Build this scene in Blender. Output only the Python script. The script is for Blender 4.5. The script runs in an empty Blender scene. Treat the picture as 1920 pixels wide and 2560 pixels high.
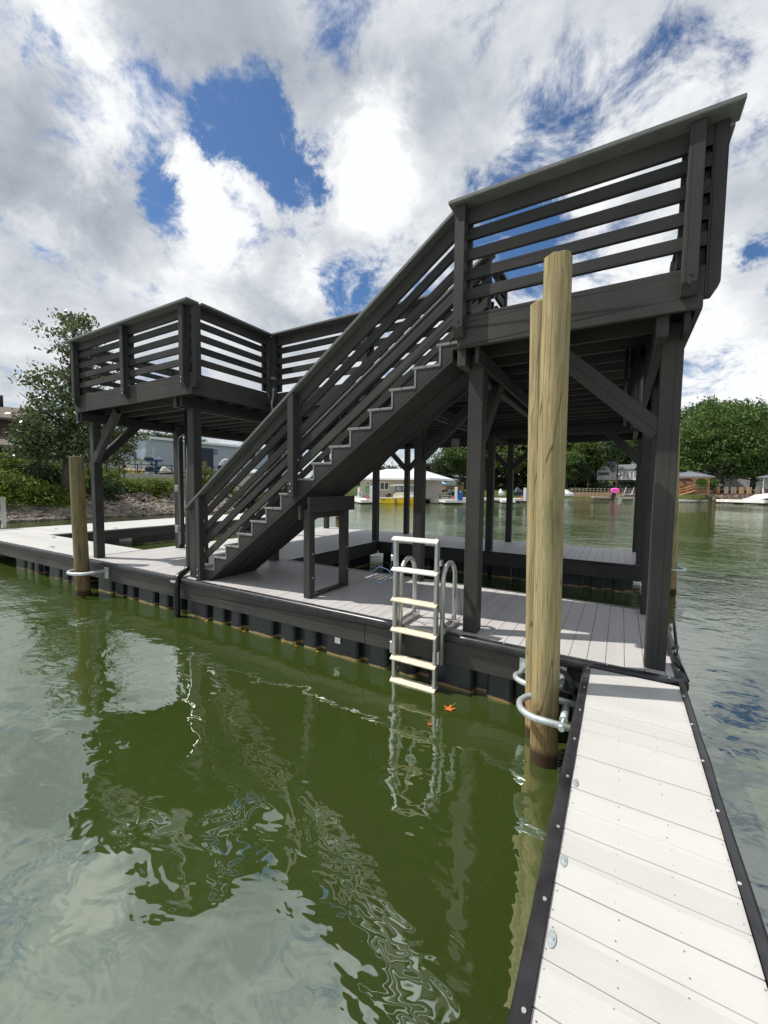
import bpy, bmesh, math, random
from mathutils import Vector, Matrix
random.seed(7)
sc = bpy.context.scene
col = sc.collection
R = math.radians
# ---------------------------------------------------------------- camera
YAW, PIT, ROL, FPX = -0.529, -0.065, 0.0123, 1011.5
CAM = Vector((0.726, -3.270, 1.422))
_f = Vector((math.sin(YAW)*math.cos(PIT), math.cos(YAW)*math.cos(PIT), math.sin(PIT)))
_r = Vector((math.cos(YAW), -math.sin(YAW), 0)); _u = _r.cross(_f)
_r2 = math.cos(ROL)*_r + math.sin(ROL)*_u; _u2 = -math.sin(ROL)*_r + math.cos(ROL)*_u
cd = bpy.data.cameras.new('camera'); cam = bpy.data.objects.new('camera', cd); col.objects.link(cam)
m = Matrix((_r2, _u2, -_f)).transposed().to_4x4(); m.translation = CAM
cam.matrix_world = m
cd.sensor_fit = 'HORIZONTAL'; cd.sensor_width = 36.0; cd.lens = 36.0*FPX/1920.0
cd.clip_start = 0.05; cd.clip_end = 2000
sc.camera = cam
WZ = -0.555      # water level; the dock boards are z = 0
def ray(px, py):
    return _f + (px-960)/FPX*_r2 - (py-1280)/FPX*_u2
def at(px, py, D):            # real place seen in that direction at D metres from where the photographer stood
    d = ray(px, py); return CAM + d*(D/math.hypot(d.x, d.y))
# ---------------------------------------------------------------- helpers
def orient(o): return o
class MB:
    def __init__(s): s.bm = bmesh.new()
    def hexa(s, c):            # 8 corners: bottom ring of 4, top ring of 4
        v = [s.bm.verts.new(p) for p in c]
        for f in ((3,2,1,0),(4,5,6,7),(0,1,5,4),(1,2,6,5),(2,3,7,6),(3,0,4,7)):
            s.bm.faces.new([v[i] for i in f])
        return s
    def box(s, x0,x1,y0,y1,z0,z1):
        return s.hexa([(x0,y0,z0),(x1,y0,z0),(x1,y1,z0),(x0,y1,z0),(x0,y0,z1),(x1,y0,z1),(x1,y1,z1),(x0,y1,z1)])
    def beam(s, p, q, w, h, up=(0,0,1)):   # rectangular bar from p to q, w sideways, h along up
        p, q, up = Vector(p), Vector(q), Vector(up); d = (q-p).normalized()
        sd = d.cross(up).normalized(); u = sd.cross(d).normalized()
        a = sd*w/2; b = u*h/2
        return s.hexa([p-a-b, p+a-b, q+a-b, q-a-b, p-a+b, p+a+b, q+a+b, q-a+b])
    def obox(s, c, sx, sy, sz, rz=0):      # box on base centre c turned by rz
        c = Vector(c); M = Matrix.Rotation(rz, 3, 'Z'); P = []
        for z in (0, sz):
            for (a, b) in ((-1,-1),(1,-1),(1,1),(-1,1)): P.append(c + M @ Vector((a*sx/2, b*sy/2, z)))
        return s.hexa(P)
    def prism(s, pts, off):                # planar polygon swept by off
        off = Vector(off); a = [s.bm.verts.new(p) for p in pts]; b = [s.bm.verts.new(Vector(p)+off) for p in pts]
        n = len(pts); s.bm.faces.new(a[::-1]); s.bm.faces.new(b)
        for i in range(n): s.bm.faces.new((a[i], a[(i+1)%n], b[(i+1)%n], b[i]))
        return s
    def tube(s, pts, r, n=10, cap=True):
        pts = [Vector(p) for p in pts]; rs = r if isinstance(r, (list,tuple)) else [r]*len(pts)
        rings = []; prev = None
        for i, p in enumerate(pts):
            t = (pts[min(i+1,len(pts)-1)] - pts[max(i-1,0)]).normalized()
            if prev is None:
                a = Vector((0,0,1)) if abs(t.z) < .9 else Vector((1,0,0))
                x = t.cross(a).normalized()
            else:
                x = (prev - t*prev.dot(t)).normalized()
            prev = x; y = t.cross(x)
            rings.append([s.bm.verts.new(p + (x*math.cos(k*2*math.pi/n) + y*math.sin(k*2*math.pi/n))*rs[i]) for k in range(n)])
        for a, b in zip(rings, rings[1:]):
            for k in range(n): 
                f = s.bm.faces.new((a[k], a[(k+1)%n], b[(k+1)%n], b[k])); f.smooth = True
        if cap: s.bm.faces.new(rings[0][::-1]); s.bm.faces.new(rings[-1])
        return s
    def face(s, pts):
        s.bm.faces.new([s.bm.verts.new(p) for p in pts]); return s
    def build(s, name, m, parent=None, bevel=0, kind=None):
        org = Vector((0,0,0))
        if parent is not None: org = Vector(parent['org'])
        me = bpy.data.meshes.new(name)
        bmesh.ops.recalc_face_normals(s.bm, faces=s.bm.faces)
        s.bm.to_mesh(me); s.bm.free()
        o = bpy.data.objects.new(name, me); col.objects.link(o)
        if parent is not None:
            me.transform(Matrix.Translation(-org)); o.parent = parent
        o['org'] = tuple(org)
        if m: me.materials.append(m)
        if bevel:
            b = o.modifiers.new('bevel', 'BEVEL'); b.width = bevel; b.segments = 1; b.limit_method = 'ANGLE'; b.harden_normals = False
        if kind: o['kind'] = kind
        return o
def tag(o, label=None, cat=None, group=None, kind=None):
    if label: o['label'] = label
    if cat: o['category'] = cat
    if group: o['group'] = group
    if kind: o['kind'] = kind
    return o
def thing(name, loc, label, cat, group=None):
    o = bpy.data.objects.new(name, None); col.objects.link(o); o.location = loc; o.empty_display_size = .2
    o['org'] = tuple(loc); tag(o, label, cat, group); return o
def copy_tree(o, parent=None):
    c = o.copy(); col.objects.link(c); c.parent = parent
    for ch in [x for x in o.children]: copy_tree(ch, c)
    return c
def txt(s, size, m, name, parent, loc, rot, depth=.004):
    cu = bpy.data.curves.new('lettering', 'FONT'); cu.body = s; cu.size = size; cu.extrude = depth; cu.align_x = 'CENTER'; cu.align_y = 'CENTER'
    tmp = bpy.data.objects.new('lettering', cu); col.objects.link(tmp); dg = bpy.context.evaluated_depsgraph_get()
    me = bpy.data.meshes.new_from_object(tmp.evaluated_get(dg)); bpy.data.objects.remove(tmp); bpy.data.curves.remove(cu); me.materials.clear(); me.materials.append(m)
    o = bpy.data.objects.new(name, me); col.objects.link(o); o['org'] = parent['org']
    o.parent = parent; o.location = Vector(loc)-Vector(parent['org']); o.rotation_euler = rot; return o
# ---------------------------------------------------------------- materials
def nodes(name):
    m = bpy.data.materials.new(name); m.use_nodes = True; nt = m.node_tree
    return m, nt, nt.nodes['Principled BSDF']
def N(nt, t, **k):
    n = nt.nodes.new(t)
    for a, b in k.items():
        if a.startswith('i_'): n.inputs[a[2:].replace('_',' ')].default_value = b
        else: setattr(n, a, b)
    return n
def L(nt, a, b): nt.links.new(a, b)
def ramp(nt, fac, stops):
    r = nt.nodes.new('ShaderNodeValToRGB'); e = r.color_ramp.elements
    while len(e) < len(stops): e.new(.5)
    for el, (p, c) in zip(e, stops): el.position = p; el.color = (*c, 1) if len(c) == 3 else c
    L(nt, fac, r.inputs[0]); return r
def mapping(nt, scale=(1,1,1), rot=(0,0,0), coord='Object'):
    tc = nt.nodes.new('ShaderNodeTexCoord'); mp = nt.nodes.new('ShaderNodeMapping')
    mp.inputs['Scale'].default_value = scale
    if any(rot):      # turn first, then stretch along the grain
        m0 = nt.nodes.new('ShaderNodeMapping'); m0.inputs['Rotation'].default_value = rot; L(nt, tc.outputs[coord], m0.inputs[0]); L(nt, m0.outputs[0], mp.inputs[0])
    else: L(nt, tc.outputs[coord], mp.inputs[0])
    return mp
def noise_mat(name, c0, c1, scale=4, stretch=(1,1,1), rough=.7, bump=.2, bdist=.01, detail=6, rot=(0,0,0), spec=.5, metal=0, p0=.3, p1=.7, coord='Object'):
    m, nt, b = nodes(name); mp = mapping(nt, stretch, rot, coord)
    n = N(nt, 'ShaderNodeTexNoise'); n.inputs['Scale'].default_value = scale; n.inputs['Detail'].default_value = detail; n.inputs['Roughness'].default_value = .6
    L(nt, mp.outputs[0], n.inputs[0]); r = ramp(nt, n.outputs[0], [(p0, c0), (p1, c1)])
    L(nt, r.outputs[0], b.inputs['Base Color']); b.inputs['Roughness'].default_value = rough
    b.inputs['Metallic'].default_value = metal; b.inputs['Specular IOR Level'].default_value = spec
    if bump:
        bp = N(nt, 'ShaderNodeBump'); bp.inputs['Strength'].default_value = bump; bp.inputs['Distance'].default_value = bdist
        L(nt, n.outputs[0], bp.inputs['Height']); L(nt, bp.outputs[0], b.inputs['Normal'])
    return m
def grey(v, t=0): return (v*(1+t), v, v*(1-t))
def painted(name, stretch, rot=(0,0,0), v=.048):
    # dark charcoal stain on sawn lumber: fine grain, saw marks, a few knots, uneven soak
    m, nt, b = nodes(name); mp = mapping(nt, stretch, rot)
    g = N(nt, 'ShaderNodeTexNoise'); g.inputs['Scale'].default_value = 7; g.inputs['Detail'].default_value = 8; g.inputs['Roughness'].default_value = .7; g.inputs['Distortion'].default_value = .6
    L(nt, mp.outputs[0], g.inputs[0])
    mp2 = mapping(nt, (1,1,1)); s = N(nt, 'ShaderNodeTexNoise'); s.inputs['Scale'].default_value = 1.7; s.inputs['Detail'].default_value = 4
    L(nt, mp2.outputs[0], s.inputs[0])
    r1 = ramp(nt, g.outputs[0], [(.28, grey(v*.88,.0)), (.72, grey(v*1.12,.01))])
    r2 = ramp(nt, s.outputs[0], [(.3, (.74,.75,.77)), (.7, (1.16,1.13,1.08))])
    mx = N(nt, 'ShaderNodeMix', data_type='RGBA', blend_type='MULTIPLY'); mx.inputs[0].default_value = 1
    L(nt, r1.outputs[0], mx.inputs[6]); L(nt, r2.outputs[0], mx.inputs[7])
    mp3 = mapping(nt, tuple(1.0 if k > 4 else .45 for k in stretch), rot); vo = N(nt, 'ShaderNodeTexVoronoi'); vo.inputs['Scale'].default_value = 2.3
    L(nt, mp3.outputs[0], vo.inputs[0]); r3 = ramp(nt, vo.outputs['Distance'], [(.03, (.3,.3,.3)), (.07, (1,1,1))])
    mx2 = N(nt, 'ShaderNodeMix', data_type='RGBA', blend_type='MULTIPLY'); mx2.inputs[0].default_value = .45
    L(nt, mx.outputs[2], mx2.inputs[6]); L(nt, r3.outputs[0], mx2.inputs[7])
    mp4 = mapping(nt, tuple(.018 if k < 4 else 1 for k in stretch), rot); ck = N(nt, 'ShaderNodeTexVoronoi', feature='DISTANCE_TO_EDGE'); ck.inputs['Scale'].default_value = 5.5; L(nt, mp4.outputs[0], ck.inputs[0])
    gi = N(nt, 'ShaderNodeNewGeometry'); ri = ramp(nt, gi.outputs['Random Per Island'], [(0, (.80,.81,.84)), (1, (1.20,1.17,1.12))])
    mxi = N(nt, 'ShaderNodeMix', data_type='RGBA', blend_type='MULTIPLY'); mxi.inputs[0].default_value = 1; L(nt, mx2.outputs[2], mxi.inputs[6]); L(nt, ri.outputs[0], mxi.inputs[7]); mx2 = mxi
    r4 = ramp(nt, ck.outputs['Distance'], [(.004, (.25,.25,.25)), (.016, (1,1,1))])
    mx4 = N(nt, 'ShaderNodeMix', data_type='RGBA', blend_type='MULTIPLY'); mx4.inputs[0].default_value = .7; L(nt, mx2.outputs[2], mx4.inputs[6]); L(nt, r4.outputs[0], mx4.inputs[7]); mx2 = mx4
    L(nt, mx2.outputs[2], b.inputs['Base Color']); b.inputs['Roughness'].default_value = .6; b.inputs['Specular IOR Level'].default_value = .16
    bp = N(nt, 'ShaderNodeBump'); bp.inputs['Strength'].default_value = .45; bp.inputs['Distance'].default_value = .004
    L(nt, g.outputs[0], bp.inputs['Height']); L(nt, bp.outputs[0], b.inputs['Normal'])
    return m
SLOPE = math.atan(.7035)
PX = painted('charcoal_wood_x', (.7,9,9)); PY = painted('charcoal_wood_y', (9,.7,9)); PZ = painted('charcoal_wood_z', (9,9,.7))
PS = painted('charcoal_wood_slope', (.7,9,9), (0,SLOPE,0))
PSN = painted('charcoal_wood_slope_down', (.7,9,9), (0,-.76,0)); PSU = painted('charcoal_wood_slope_up', (.7,9,9), (0,.76,0))
def decking(name, axis, base, dark):
    st = (1.2,26,26) if axis == 'x' else (26,1.2,26)
    m, nt, b = nodes(name); mp = mapping(nt, st)
    g = N(nt, 'ShaderNodeTexNoise'); g.inputs['Scale'].default_value = 5; g.inputs['Detail'].default_value = 7
    L(nt, mp.outputs[0], g.inputs[0])
    tc = N(nt, 'ShaderNodeTexCoord'); sx = N(nt, 'ShaderNodeSeparateXYZ'); L(nt, tc.outputs['Object'], sx.inputs[0])
    dv = N(nt, 'ShaderNodeMath', operation='DIVIDE'); dv.inputs[1].default_value = .136
    L(nt, sx.outputs[1 if axis == 'x' else 0], dv.inputs[0]); fl = N(nt, 'ShaderNodeMath', operation='FLOOR'); L(nt, dv.outputs[0], fl.inputs[0])
    wn = N(nt, 'ShaderNodeTexWhiteNoise', noise_dimensions='1D'); L(nt, fl.outputs[0], wn.inputs['W'])
    r1 = ramp(nt, g.outputs[0], [(.25, dark), (.75, base)]); r2 = ramp(nt, wn.outputs[0], [(0, (.93,.93,.93)), (1, (1.04,1.04,1.04))])
    mx = N(nt, 'ShaderNodeMix', data_type='RGBA', blend_type='MULTIPLY'); mx.inputs[0].default_value = 1
    L(nt, r1.outputs[0], mx.inputs[6]); L(nt, r2.outputs[0], mx.inputs[7])
    mp2 = mapping(nt, (1,1,1)); s = N(nt, 'ShaderNodeTexNoise'); s.inputs['Scale'].default_value = 2.2; s.inputs['Detail'].default_value = 5; L(nt, mp2.outputs[0], s.inputs[0])
    r3 = ramp(nt, s.outputs[0], [(.28, (.90,.89,.87)), (.46, (.97,.97,.96)), (.7, (1,1,1))])
    mx2 = N(nt, 'ShaderNodeMix', data_type='RGBA', blend_type='MULTIPLY'); mx2.inputs[0].default_value = 1
    L(nt, mx.outputs[2], mx2.inputs[6]); L(nt, r3.outputs[0], mx2.inputs[7])
    L(nt, mx2.outputs[2], b.inputs['Base Color']); b.inputs['Roughness'].default_value = .5; b.inputs['Specular IOR Level'].default_value = .35
    bp = N(nt, 'ShaderNodeBump'); bp.inputs['Strength'].default_value = .35; bp.inputs['Distance'].default_value = .002
    L(nt, g.outputs[0], bp.inputs['Height']); L(nt, bp.outputs[0], b.inputs['Normal'])
    return m
DKY = decking('taupe_decking_y', 'y', (.52,.505,.495), (.445,.43,.425))
DKX = decking('pale_decking_x', 'x', (.53,.525,.505), (.495,.49,.47))
CAPM = noise_mat('grey_cap_board', (.085,.088,.085), (.14,.143,.138), 6, (2,10,10), .55, .2, .003)
TREAD = noise_mat('grey_composite', (.14,.145,.145), (.23,.23,.225), 6, (2,10,10), .6, .2, .003)
RUB = noise_mat('black_rubber', (.012,.012,.014), (.035,.035,.038), 8, (1,1,1), .32, .1, .003, spec=.5)
FLOATM = noise_mat('black_poly_float', (.006,.007,.009), (.022,.026,.033), 3, (1,1,1), .33, .3, .01, spec=.6)
_nt = FLOATM.node_tree; _b = _nt.nodes['Principled BSDF']; _l = _b.inputs['Base Color'].links[0]; _src = _l.from_socket
_g = N(_nt, 'ShaderNodeNewGeometry'); _s = N(_nt, 'ShaderNodeSeparateXYZ'); L(_nt, _g.outputs['Position'], _s.inputs[0])
_n = N(_nt, 'ShaderNodeTexNoise'); _n.inputs['Scale'].default_value = 6; _n.inputs['Detail'].default_value = 5; L(_nt, _g.outputs['Position'], _n.inputs[0])
_a = N(_nt, 'ShaderNodeMath', operation='MULTIPLY_ADD'); _a.inputs[1].default_value = -.07; L(_nt, _n.outputs[0], _a.inputs[0]); L(_nt, _s.outputs[2], _a.inputs[2])
_m = N(_nt, 'ShaderNodeMapRange'); _m.inputs['From Min'].default_value = WZ-.022; _m.inputs['From Max'].default_value = WZ-.008; L(_nt, _a.outputs[0], _m.inputs['Value'])
_x = N(_nt, 'ShaderNodeMix', data_type='RGBA'); L(_nt, _m.outputs[0], _x.inputs[0]); _x.inputs[6].default_value = (.30,.20,.085,1); L(_nt, _src, _x.inputs[7]); L(_nt, _x.outputs[2], _b.inputs['Base Color'])
ALU = noise_mat('brushed_aluminium', (.5,.5,.5), (.68,.68,.67), 20, (1,1,.2), .34, .1, .001, metal=.85)
GALV = noise_mat('galvanised_steel', (.42,.47,.48), (.66,.72,.73), 22, (1,1,1), .42, .15, .001, metal=.55)
RUNGM = noise_mat('rung_plate', (.62,.60,.55), (.78,.76,.72), 30, (1,1,1), .5, .1, .001, metal=.1)
RUNGT = noise_mat('rung_plate_tannin', (.52,.45,.34), (.72,.63,.47), 14, (1,1,1), .5, .1, .001)
PVC = noise_mat('grey_conduit', (.16,.17,.17), (.26,.27,.27), 6, rough=.5, bump=0)
BLK = noise_mat('black_pipe', (.008,.008,.009), (.02,.02,.022), 6, rough=.3, bump=0)
SCREW = noise_mat('screw_steel', (.7,.7,.7), (.9,.9,.9), 9, rough=.3, bump=0, metal=.7)
DRKSC = noise_mat('sunk_screw', (.10,.095,.09), (.2,.19,.18), 9, rough=.5, bump=0)
def pile_mat(name, a, b_, wet=(.045,.026,.012)):
    m, nt, b = nodes(name); mp = mapping(nt, (8,8,.35))
    g = N(nt, 'ShaderNodeTexNoise'); g.inputs['Scale'].default_value = 5; g.inputs['Detail'].default_value = 9; g.inputs['Roughness'].default_value = .65; g.inputs['Distortion'].default_value = 1.4
    L(nt, mp.outputs[0], g.inputs[0])
    mp2 = mapping(nt, (1.3,1.3,.6)); s = N(nt, 'ShaderNodeTexNoise'); s.inputs['Scale'].default_value = 1.9; s.inputs['Detail'].default_value = 6; s.inputs['Distortion'].default_value = .8
    L(nt, mp2.outputs[0], s.inputs[0])
    r1 = ramp(nt, g.outputs[0], [(.20, tuple(c*.6 for c in a)), (.42, a), (.78, b_)])
    r2 = ramp(nt, s.outputs[0], [(.3, (.62,.70,.58)), (.5, (1,1,1)), (.72, (1.1,1.0,.8))])
    mx = N(nt, 'ShaderNodeMix', data_type='RGBA', blend_type='MULTIPLY'); mx.inputs[0].default_value = 1
    L(nt, r1.outputs[0], mx.inputs[6]); L(nt, r2.outputs[0], mx.inputs[7])
    # knots
    mp3 = mapping(nt, (1,1,.5)); vo = N(nt, 'ShaderNodeTexVoronoi'); vo.inputs['Scale'].default_value = 3.1; L(nt, mp3.outputs[0], vo.inputs[0])
    r3 = ramp(nt, vo.outputs['Distance'], [(.02, (.22,.15,.09)), (.10, (1,1,1)), (.13, (.8,.72,.6)), (.17, (1,1,1))])
    mx3 = N(nt, 'ShaderNodeMix', data_type='RGBA', blend_type='MULTIPLY'); mx3.inputs[0].default_value = .9
    L(nt, mx.outputs[2], mx3.inputs[6]); L(nt, r3.outputs[0], mx3.inputs[7])
    # long drying cracks
    mp4 = mapping(nt, (1,1,.055)); cr = N(nt, 'ShaderNodeTexVoronoi', feature='DISTANCE_TO_EDGE'); cr.inputs['Scale'].default_value = 11
    dn = N(nt, 'ShaderNodeTexNoise'); dn.inputs['Scale'].default_value = 2; L(nt, mp4.outputs[0], cr.inputs[0])
    r4 = ramp(nt, cr.outputs['Distance'], [(.003, (.16,.12,.07)), (.018, (1,1,1))])
    mx4 = N(nt, 'ShaderNodeMix', data_type='RGBA', blend_type='MULTIPLY'); mx4.inputs[0].default_value = .75
    L(nt, mx3.outputs[2], mx4.inputs[6]); L(nt, r4.outputs[0], mx4.inputs[7])
    # soaked band at the waterline
    ge = N(nt, 'ShaderNodeNewGeometry'); sp = N(nt, 'ShaderNodeSeparateXYZ'); L(nt, ge.outputs['Position'], sp.inputs[0])
    ad = N(nt, 'ShaderNodeMath', operation='MULTIPLY_ADD'); ad.inputs[1].default_value = .16; L(nt, s.outputs[0], ad.inputs[0]); L(nt, sp.outputs[2], ad.inputs[2])
    mr = N(nt, 'ShaderNodeMapRange'); mr.inputs['From Min'].default_value = -.41; mr.inputs['From Max'].default_value = -.36; L(nt, ad.outputs[0], mr.inputs['Value'])
    mx5 = N(nt, 'ShaderNodeMix', data_type='RGBA'); L(nt, mr.outputs[0], mx5.inputs[0]); mx5.inputs[6].default_value = (*wet, 1)
    mr2 = N(nt, 'ShaderNodeMapRange'); mr2.inputs['From Min'].default_value = -.2; mr2.inputs['From Max'].default_value = .1; L(nt, ad.outputs[0], mr2.inputs['Value'])
    tan = N(nt, 'ShaderNodeMix', data_type='RGBA', blend_type='MULTIPLY'); tan.inputs[0].default_value = 1; L(nt, mx4.outputs[2], tan.inputs[6])
    tr = ramp(nt, mr2.outputs[0], [(0, (.95,.78,.72)), (1, (1,1,1))]); L(nt, tr.outputs[0], tan.inputs[7])
    L(nt, tan.outputs[2], mx5.inputs[7]); L(nt, mx5.outputs[2], b.inputs['Base Color'])
    b.inputs['Roughness'].default_value = .75; b.inputs['Specular IOR Level'].default_value = .25
    bp = N(nt, 'ShaderNodeBump'); bp.inputs['Strength'].default_value = .6; bp.inputs['Distance'].default_value = .008
    ml = N(nt, 'ShaderNodeMath', operation='ADD'); L(nt, g.outputs[0], ml.inputs[0])
    cl = N(nt, 'ShaderNodeMath', operation='MULTIPLY'); cl.inputs[1].default_value = 2.0; mn = N(nt, 'ShaderNodeMath', operation='MINIMUM'); mn.inputs[1].default_value = .1
    L(nt, cr.outputs['Distance'], mn.inputs[0]); L(nt, mn.outputs[0], cl.inputs[0]); L(nt, cl.outputs[0], ml.inputs[1])
    L(nt, ml.outputs[0], bp.inputs['Height']); L(nt, bp.outputs[0], b.inputs['Normal'])
    return m
PILE = pile_mat('treated_pine', (.25,.205,.105), (.45,.385,.22))
PILE2 = pile_mat('weathered_pine', (.15,.125,.065), (.27,.23,.13))
# ---------------------------------------------------------------- light, sky
SUN = Vector((-.60,-.25,1)).normalized()
sd = bpy.data.lights.new('sun', 'SUN'); sun = bpy.data.objects.new('sun', sd); col.objects.link(sun)
sd.energy = 5.0; sd.angle = R(.6); sd.color = (1,.955,.89)
sun.rotation_euler = SUN.to_track_quat('Z', 'Y').to_euler(); sun.location = (-20,-10,40)
w = bpy.data.worlds.new('World'); sc.world = w; w.use_nodes = True; nt = w.node_tree
bg = nt.nodes['Background']; bg.inputs[1].default_value = .1
sky = N(nt, 'ShaderNodeTexSky', sky_type='NISHITA'); sky.sun_disc = False
sky.sun_elevation = math.asin(SUN.z); sky.sun_rotation = math.atan2(SUN.x, SUN.y); sky.air_density = 1.0; sky.dust_density = .6; sky.ozone_density = 3
tc = N(nt, 'ShaderNodeTexCoord')
nrm = N(nt, 'ShaderNodeVectorMath', operation='NORMALIZE'); L(nt, tc.outputs['Generated'], nrm.inputs[0])
sep = N(nt, 'ShaderNodeSeparateXYZ'); L(nt, nrm.outputs[0], sep.inputs[0])
# cloud deck seen in perspective: p = xy / (z + k)
def M2(op, a, b=None, c=None):
    n = N(nt, 'ShaderNodeMath', operation=op)
    for i, v in enumerate((a, b, c)):
        if v is None: continue
        if isinstance(v, (int, float)): n.inputs[i].default_value = v
        else: L(nt, v, n.inputs[i])
    return n.outputs[0]
zz = M2('ADD', M2('MAXIMUM', sep.outputs[2], 0.0), .38)
cmb = N(nt, 'ShaderNodeCombineXYZ'); L(nt, M2('DIVIDE', sep.outputs[0], zz), cmb.inputs[0]); L(nt, M2('DIVIDE', sep.outputs[1], zz), cmb.inputs[1])
def fbm(vec, scale, detail, rough, dist=0, off=(0,0,0)):
    mp = N(nt, 'ShaderNodeMapping'); mp.inputs['Location'].default_value = off; L(nt, vec, mp.inputs[0])
    n = N(nt, 'ShaderNodeTexNoise'); n.inputs['Scale'].default_value = scale; n.inputs['Detail'].default_value = detail
    n.inputs['Roughness'].default_value = rough; n.inputs['Distortion'].default_value = dist
    L(nt, mp.outputs[0], n.inputs[0]); return n
n1 = fbm(cmb.outputs[0], 2.6, 13, .62, .25, (3.1,1.7,0))
n2 = fbm(cmb.outputs[0], 8.0, 14, .68, .35, (7.3,2.9,0))
wp = fbm(nrm.outputs[0], 7.0, 10, .68, .4, (1.3,0,4.2))
wv = N(nt, 'ShaderNodeVectorMath', operation='MULTIPLY_ADD'); L(nt, wp.outputs['Color'], wv.inputs[0]); wv.inputs[1].default_value = (.19,.19,.19)
ofs = N(nt, 'ShaderNodeVectorMath', operation='ADD'); ofs.inputs[1].default_value = (-.095,-.095,-.095); L(nt, nrm.outputs[0], ofs.inputs[0])
L(nt, ofs.outputs[0], wv.inputs[2]); WD = wv.outputs[0]
def blob(px, py, rpx, wgt, acc):
    c = ray(px, py).normalized(); r = rpx/FPX*1.0/(1+((px-960)**2+(py-1280)**2)/FPX**2)**.5
    d = N(nt, 'ShaderNodeVectorMath', operation='DISTANCE'); L(nt, WD, d.inputs[0]); d.inputs[1].default_value = c
    mr = N(nt, 'ShaderNodeMapRange', interpolation_type='SMOOTHSTEP'); mr.inputs['From Min'].default_value = r*1.35; mr.inputs['From Max'].default_value = r*.2
    mr.inputs['To Min'].default_value = 0; mr.inputs['To Max'].default_value = wgt; L(nt, d.outputs['Value'], mr.inputs['Value'])
    return mr.outputs[0] if acc is None else M2('ADD', acc, mr.outputs[0])
acc = None
for b_ in ((605,295,112,.34),(690,385,88,.30),(505,290,60,.15),(560,380,60,.16),(760,420,40,.10),(430,200,60,.08),(375,440,70,.28),(422,545,70,.30),(600,588,70,.22),(735,480,62,.24),(235,295,80,.14),(300,300,60,.06),
           (90,60,60,.15),(150,110,70,.10),(856,120,55,.08),(850,715,70,.11),(885,765,70,.15),(100,636,55,.13),(25,500,50,.08),(1310,405,70,.10),(1590,230,80,.12),(1650,150,60,.08),(1700,80,70,.10),(1480,330,70,.06),
           (1270,560,120,.27),(1350,640,110,.24),(1180,500,90,.14),(1040,640,60,.12),(1909,640,70,.25),(1890,700,60,.18),(1765,950,80,.18),(1850,30,100,.05),(965,690,70,.10),(1450,180,150,.06),(1230,330,120,.05),(1730,330,120,.05),(1060,120,90,.05),(500,640,45,.08),(990,560,60,.05)):
    acc = blob(*b_, acc)
cov = None
for b_ in ((560,760,260,.22),(760,950,200,.22),(520,520,110,.25),(950,420,200,.2),(1060,200,260,.14),(1800,330,260,.2),(300,470,110,.14),(1860,1020,150,.25),(120,800,220,.15),(1720,760,200,.2),(560,90,250,.16),(40,350,200,.15),(1500,60,60,.06)):
    cov = blob(*b_, cov)
dens = M2('ADD', M2('MULTIPLY', n1.outputs[0], .5), M2('MULTIPLY_ADD', n2.outputs[0], 1.15, -.325))
dens = M2('ADD', M2('SUBTRACT', dens, acc), M2('MULTIPLY', cov, .6))
alpha = N(nt, 'ShaderNodeMapRange', interpolation_type='SMOOTHSTEP'); alpha.inputs['From Min'].default_value = .24; alpha.inputs['From Max'].default_value = .54; L(nt, dens, alpha.inputs['Value'])
# shade of the cloud: grey bellies, bright rims
gacc = None
for b_ in ((120,470,230,0.186),(330,500,130,0.136),(640,110,260,0.161),(500,60,200,0.074),(700,770,130,0.149),(880,130,120,0.062),(300,600,150,0.093),(1100,330,150,0.062),(1030,160,150,0.062),(420,720,160,0.050),(1850,520,130,0.050),(60,900,150,0.031),(90,240,90,0.087)):
    gacc = blob(*b_, gacc)
wacc = None
for b_ in ((195,70,110,.3),(235,365,100,.3),(925,430,130,.3),(560,510,120,.26),(960,250,80,.2),(1760,330,160,.10),(330,260,90,.2),(1890,1000,120,.3),(430,640,200,.16),(790,720,90,.22),(1700,900,200,.12),(80,560,80,.2),(1560,760,160,.25),(1500,470,100,.14)):
    wacc = blob(*b_, wacc)
n3 = fbm(cmb.outputs[0], 4.2, 13, .64, .3, (.4,8.8,0))
sh = M2('ADD', M2('SUBTRACT', M2('ADD', M2('MULTIPLY', n3.outputs[0], .75), .19), gacc), wacc)
cr = ramp(nt, sh, [(.20, (3.2,3.55,4.1)), (.40, (4.9,5.3,5.9)), (.58, (7.4,7.7,8.1)), (.72, (9.9,10.0,10.1))])
blue = N(nt, 'ShaderNodeMix', data_type='RGBA', blend_type='MULTIPLY'); blue.inputs[0].default_value = 1; L(nt, sky.outputs[0], blue.inputs[6]); blue.inputs[7].default_value = (.70,.92,1.12,1)
mixc = N(nt, 'ShaderNodeMix', data_type='RGBA'); L(nt, alpha.outputs[0], mixc.inputs[0]); L(nt, blue.outputs[2], mixc.inputs[6]); L(nt, cr.outputs[0], mixc.inputs[7])
L(nt, mixc.outputs[2], bg.inputs[0])
sc.view_settings.view_transform = 'Standard'; sc.view_settings.look = 'None'; sc.view_settings.exposure = 0; sc.view_settings.gamma = 1
sc.cycles.max_bounces = 7; sc.cycles.use_denoising = True
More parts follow.
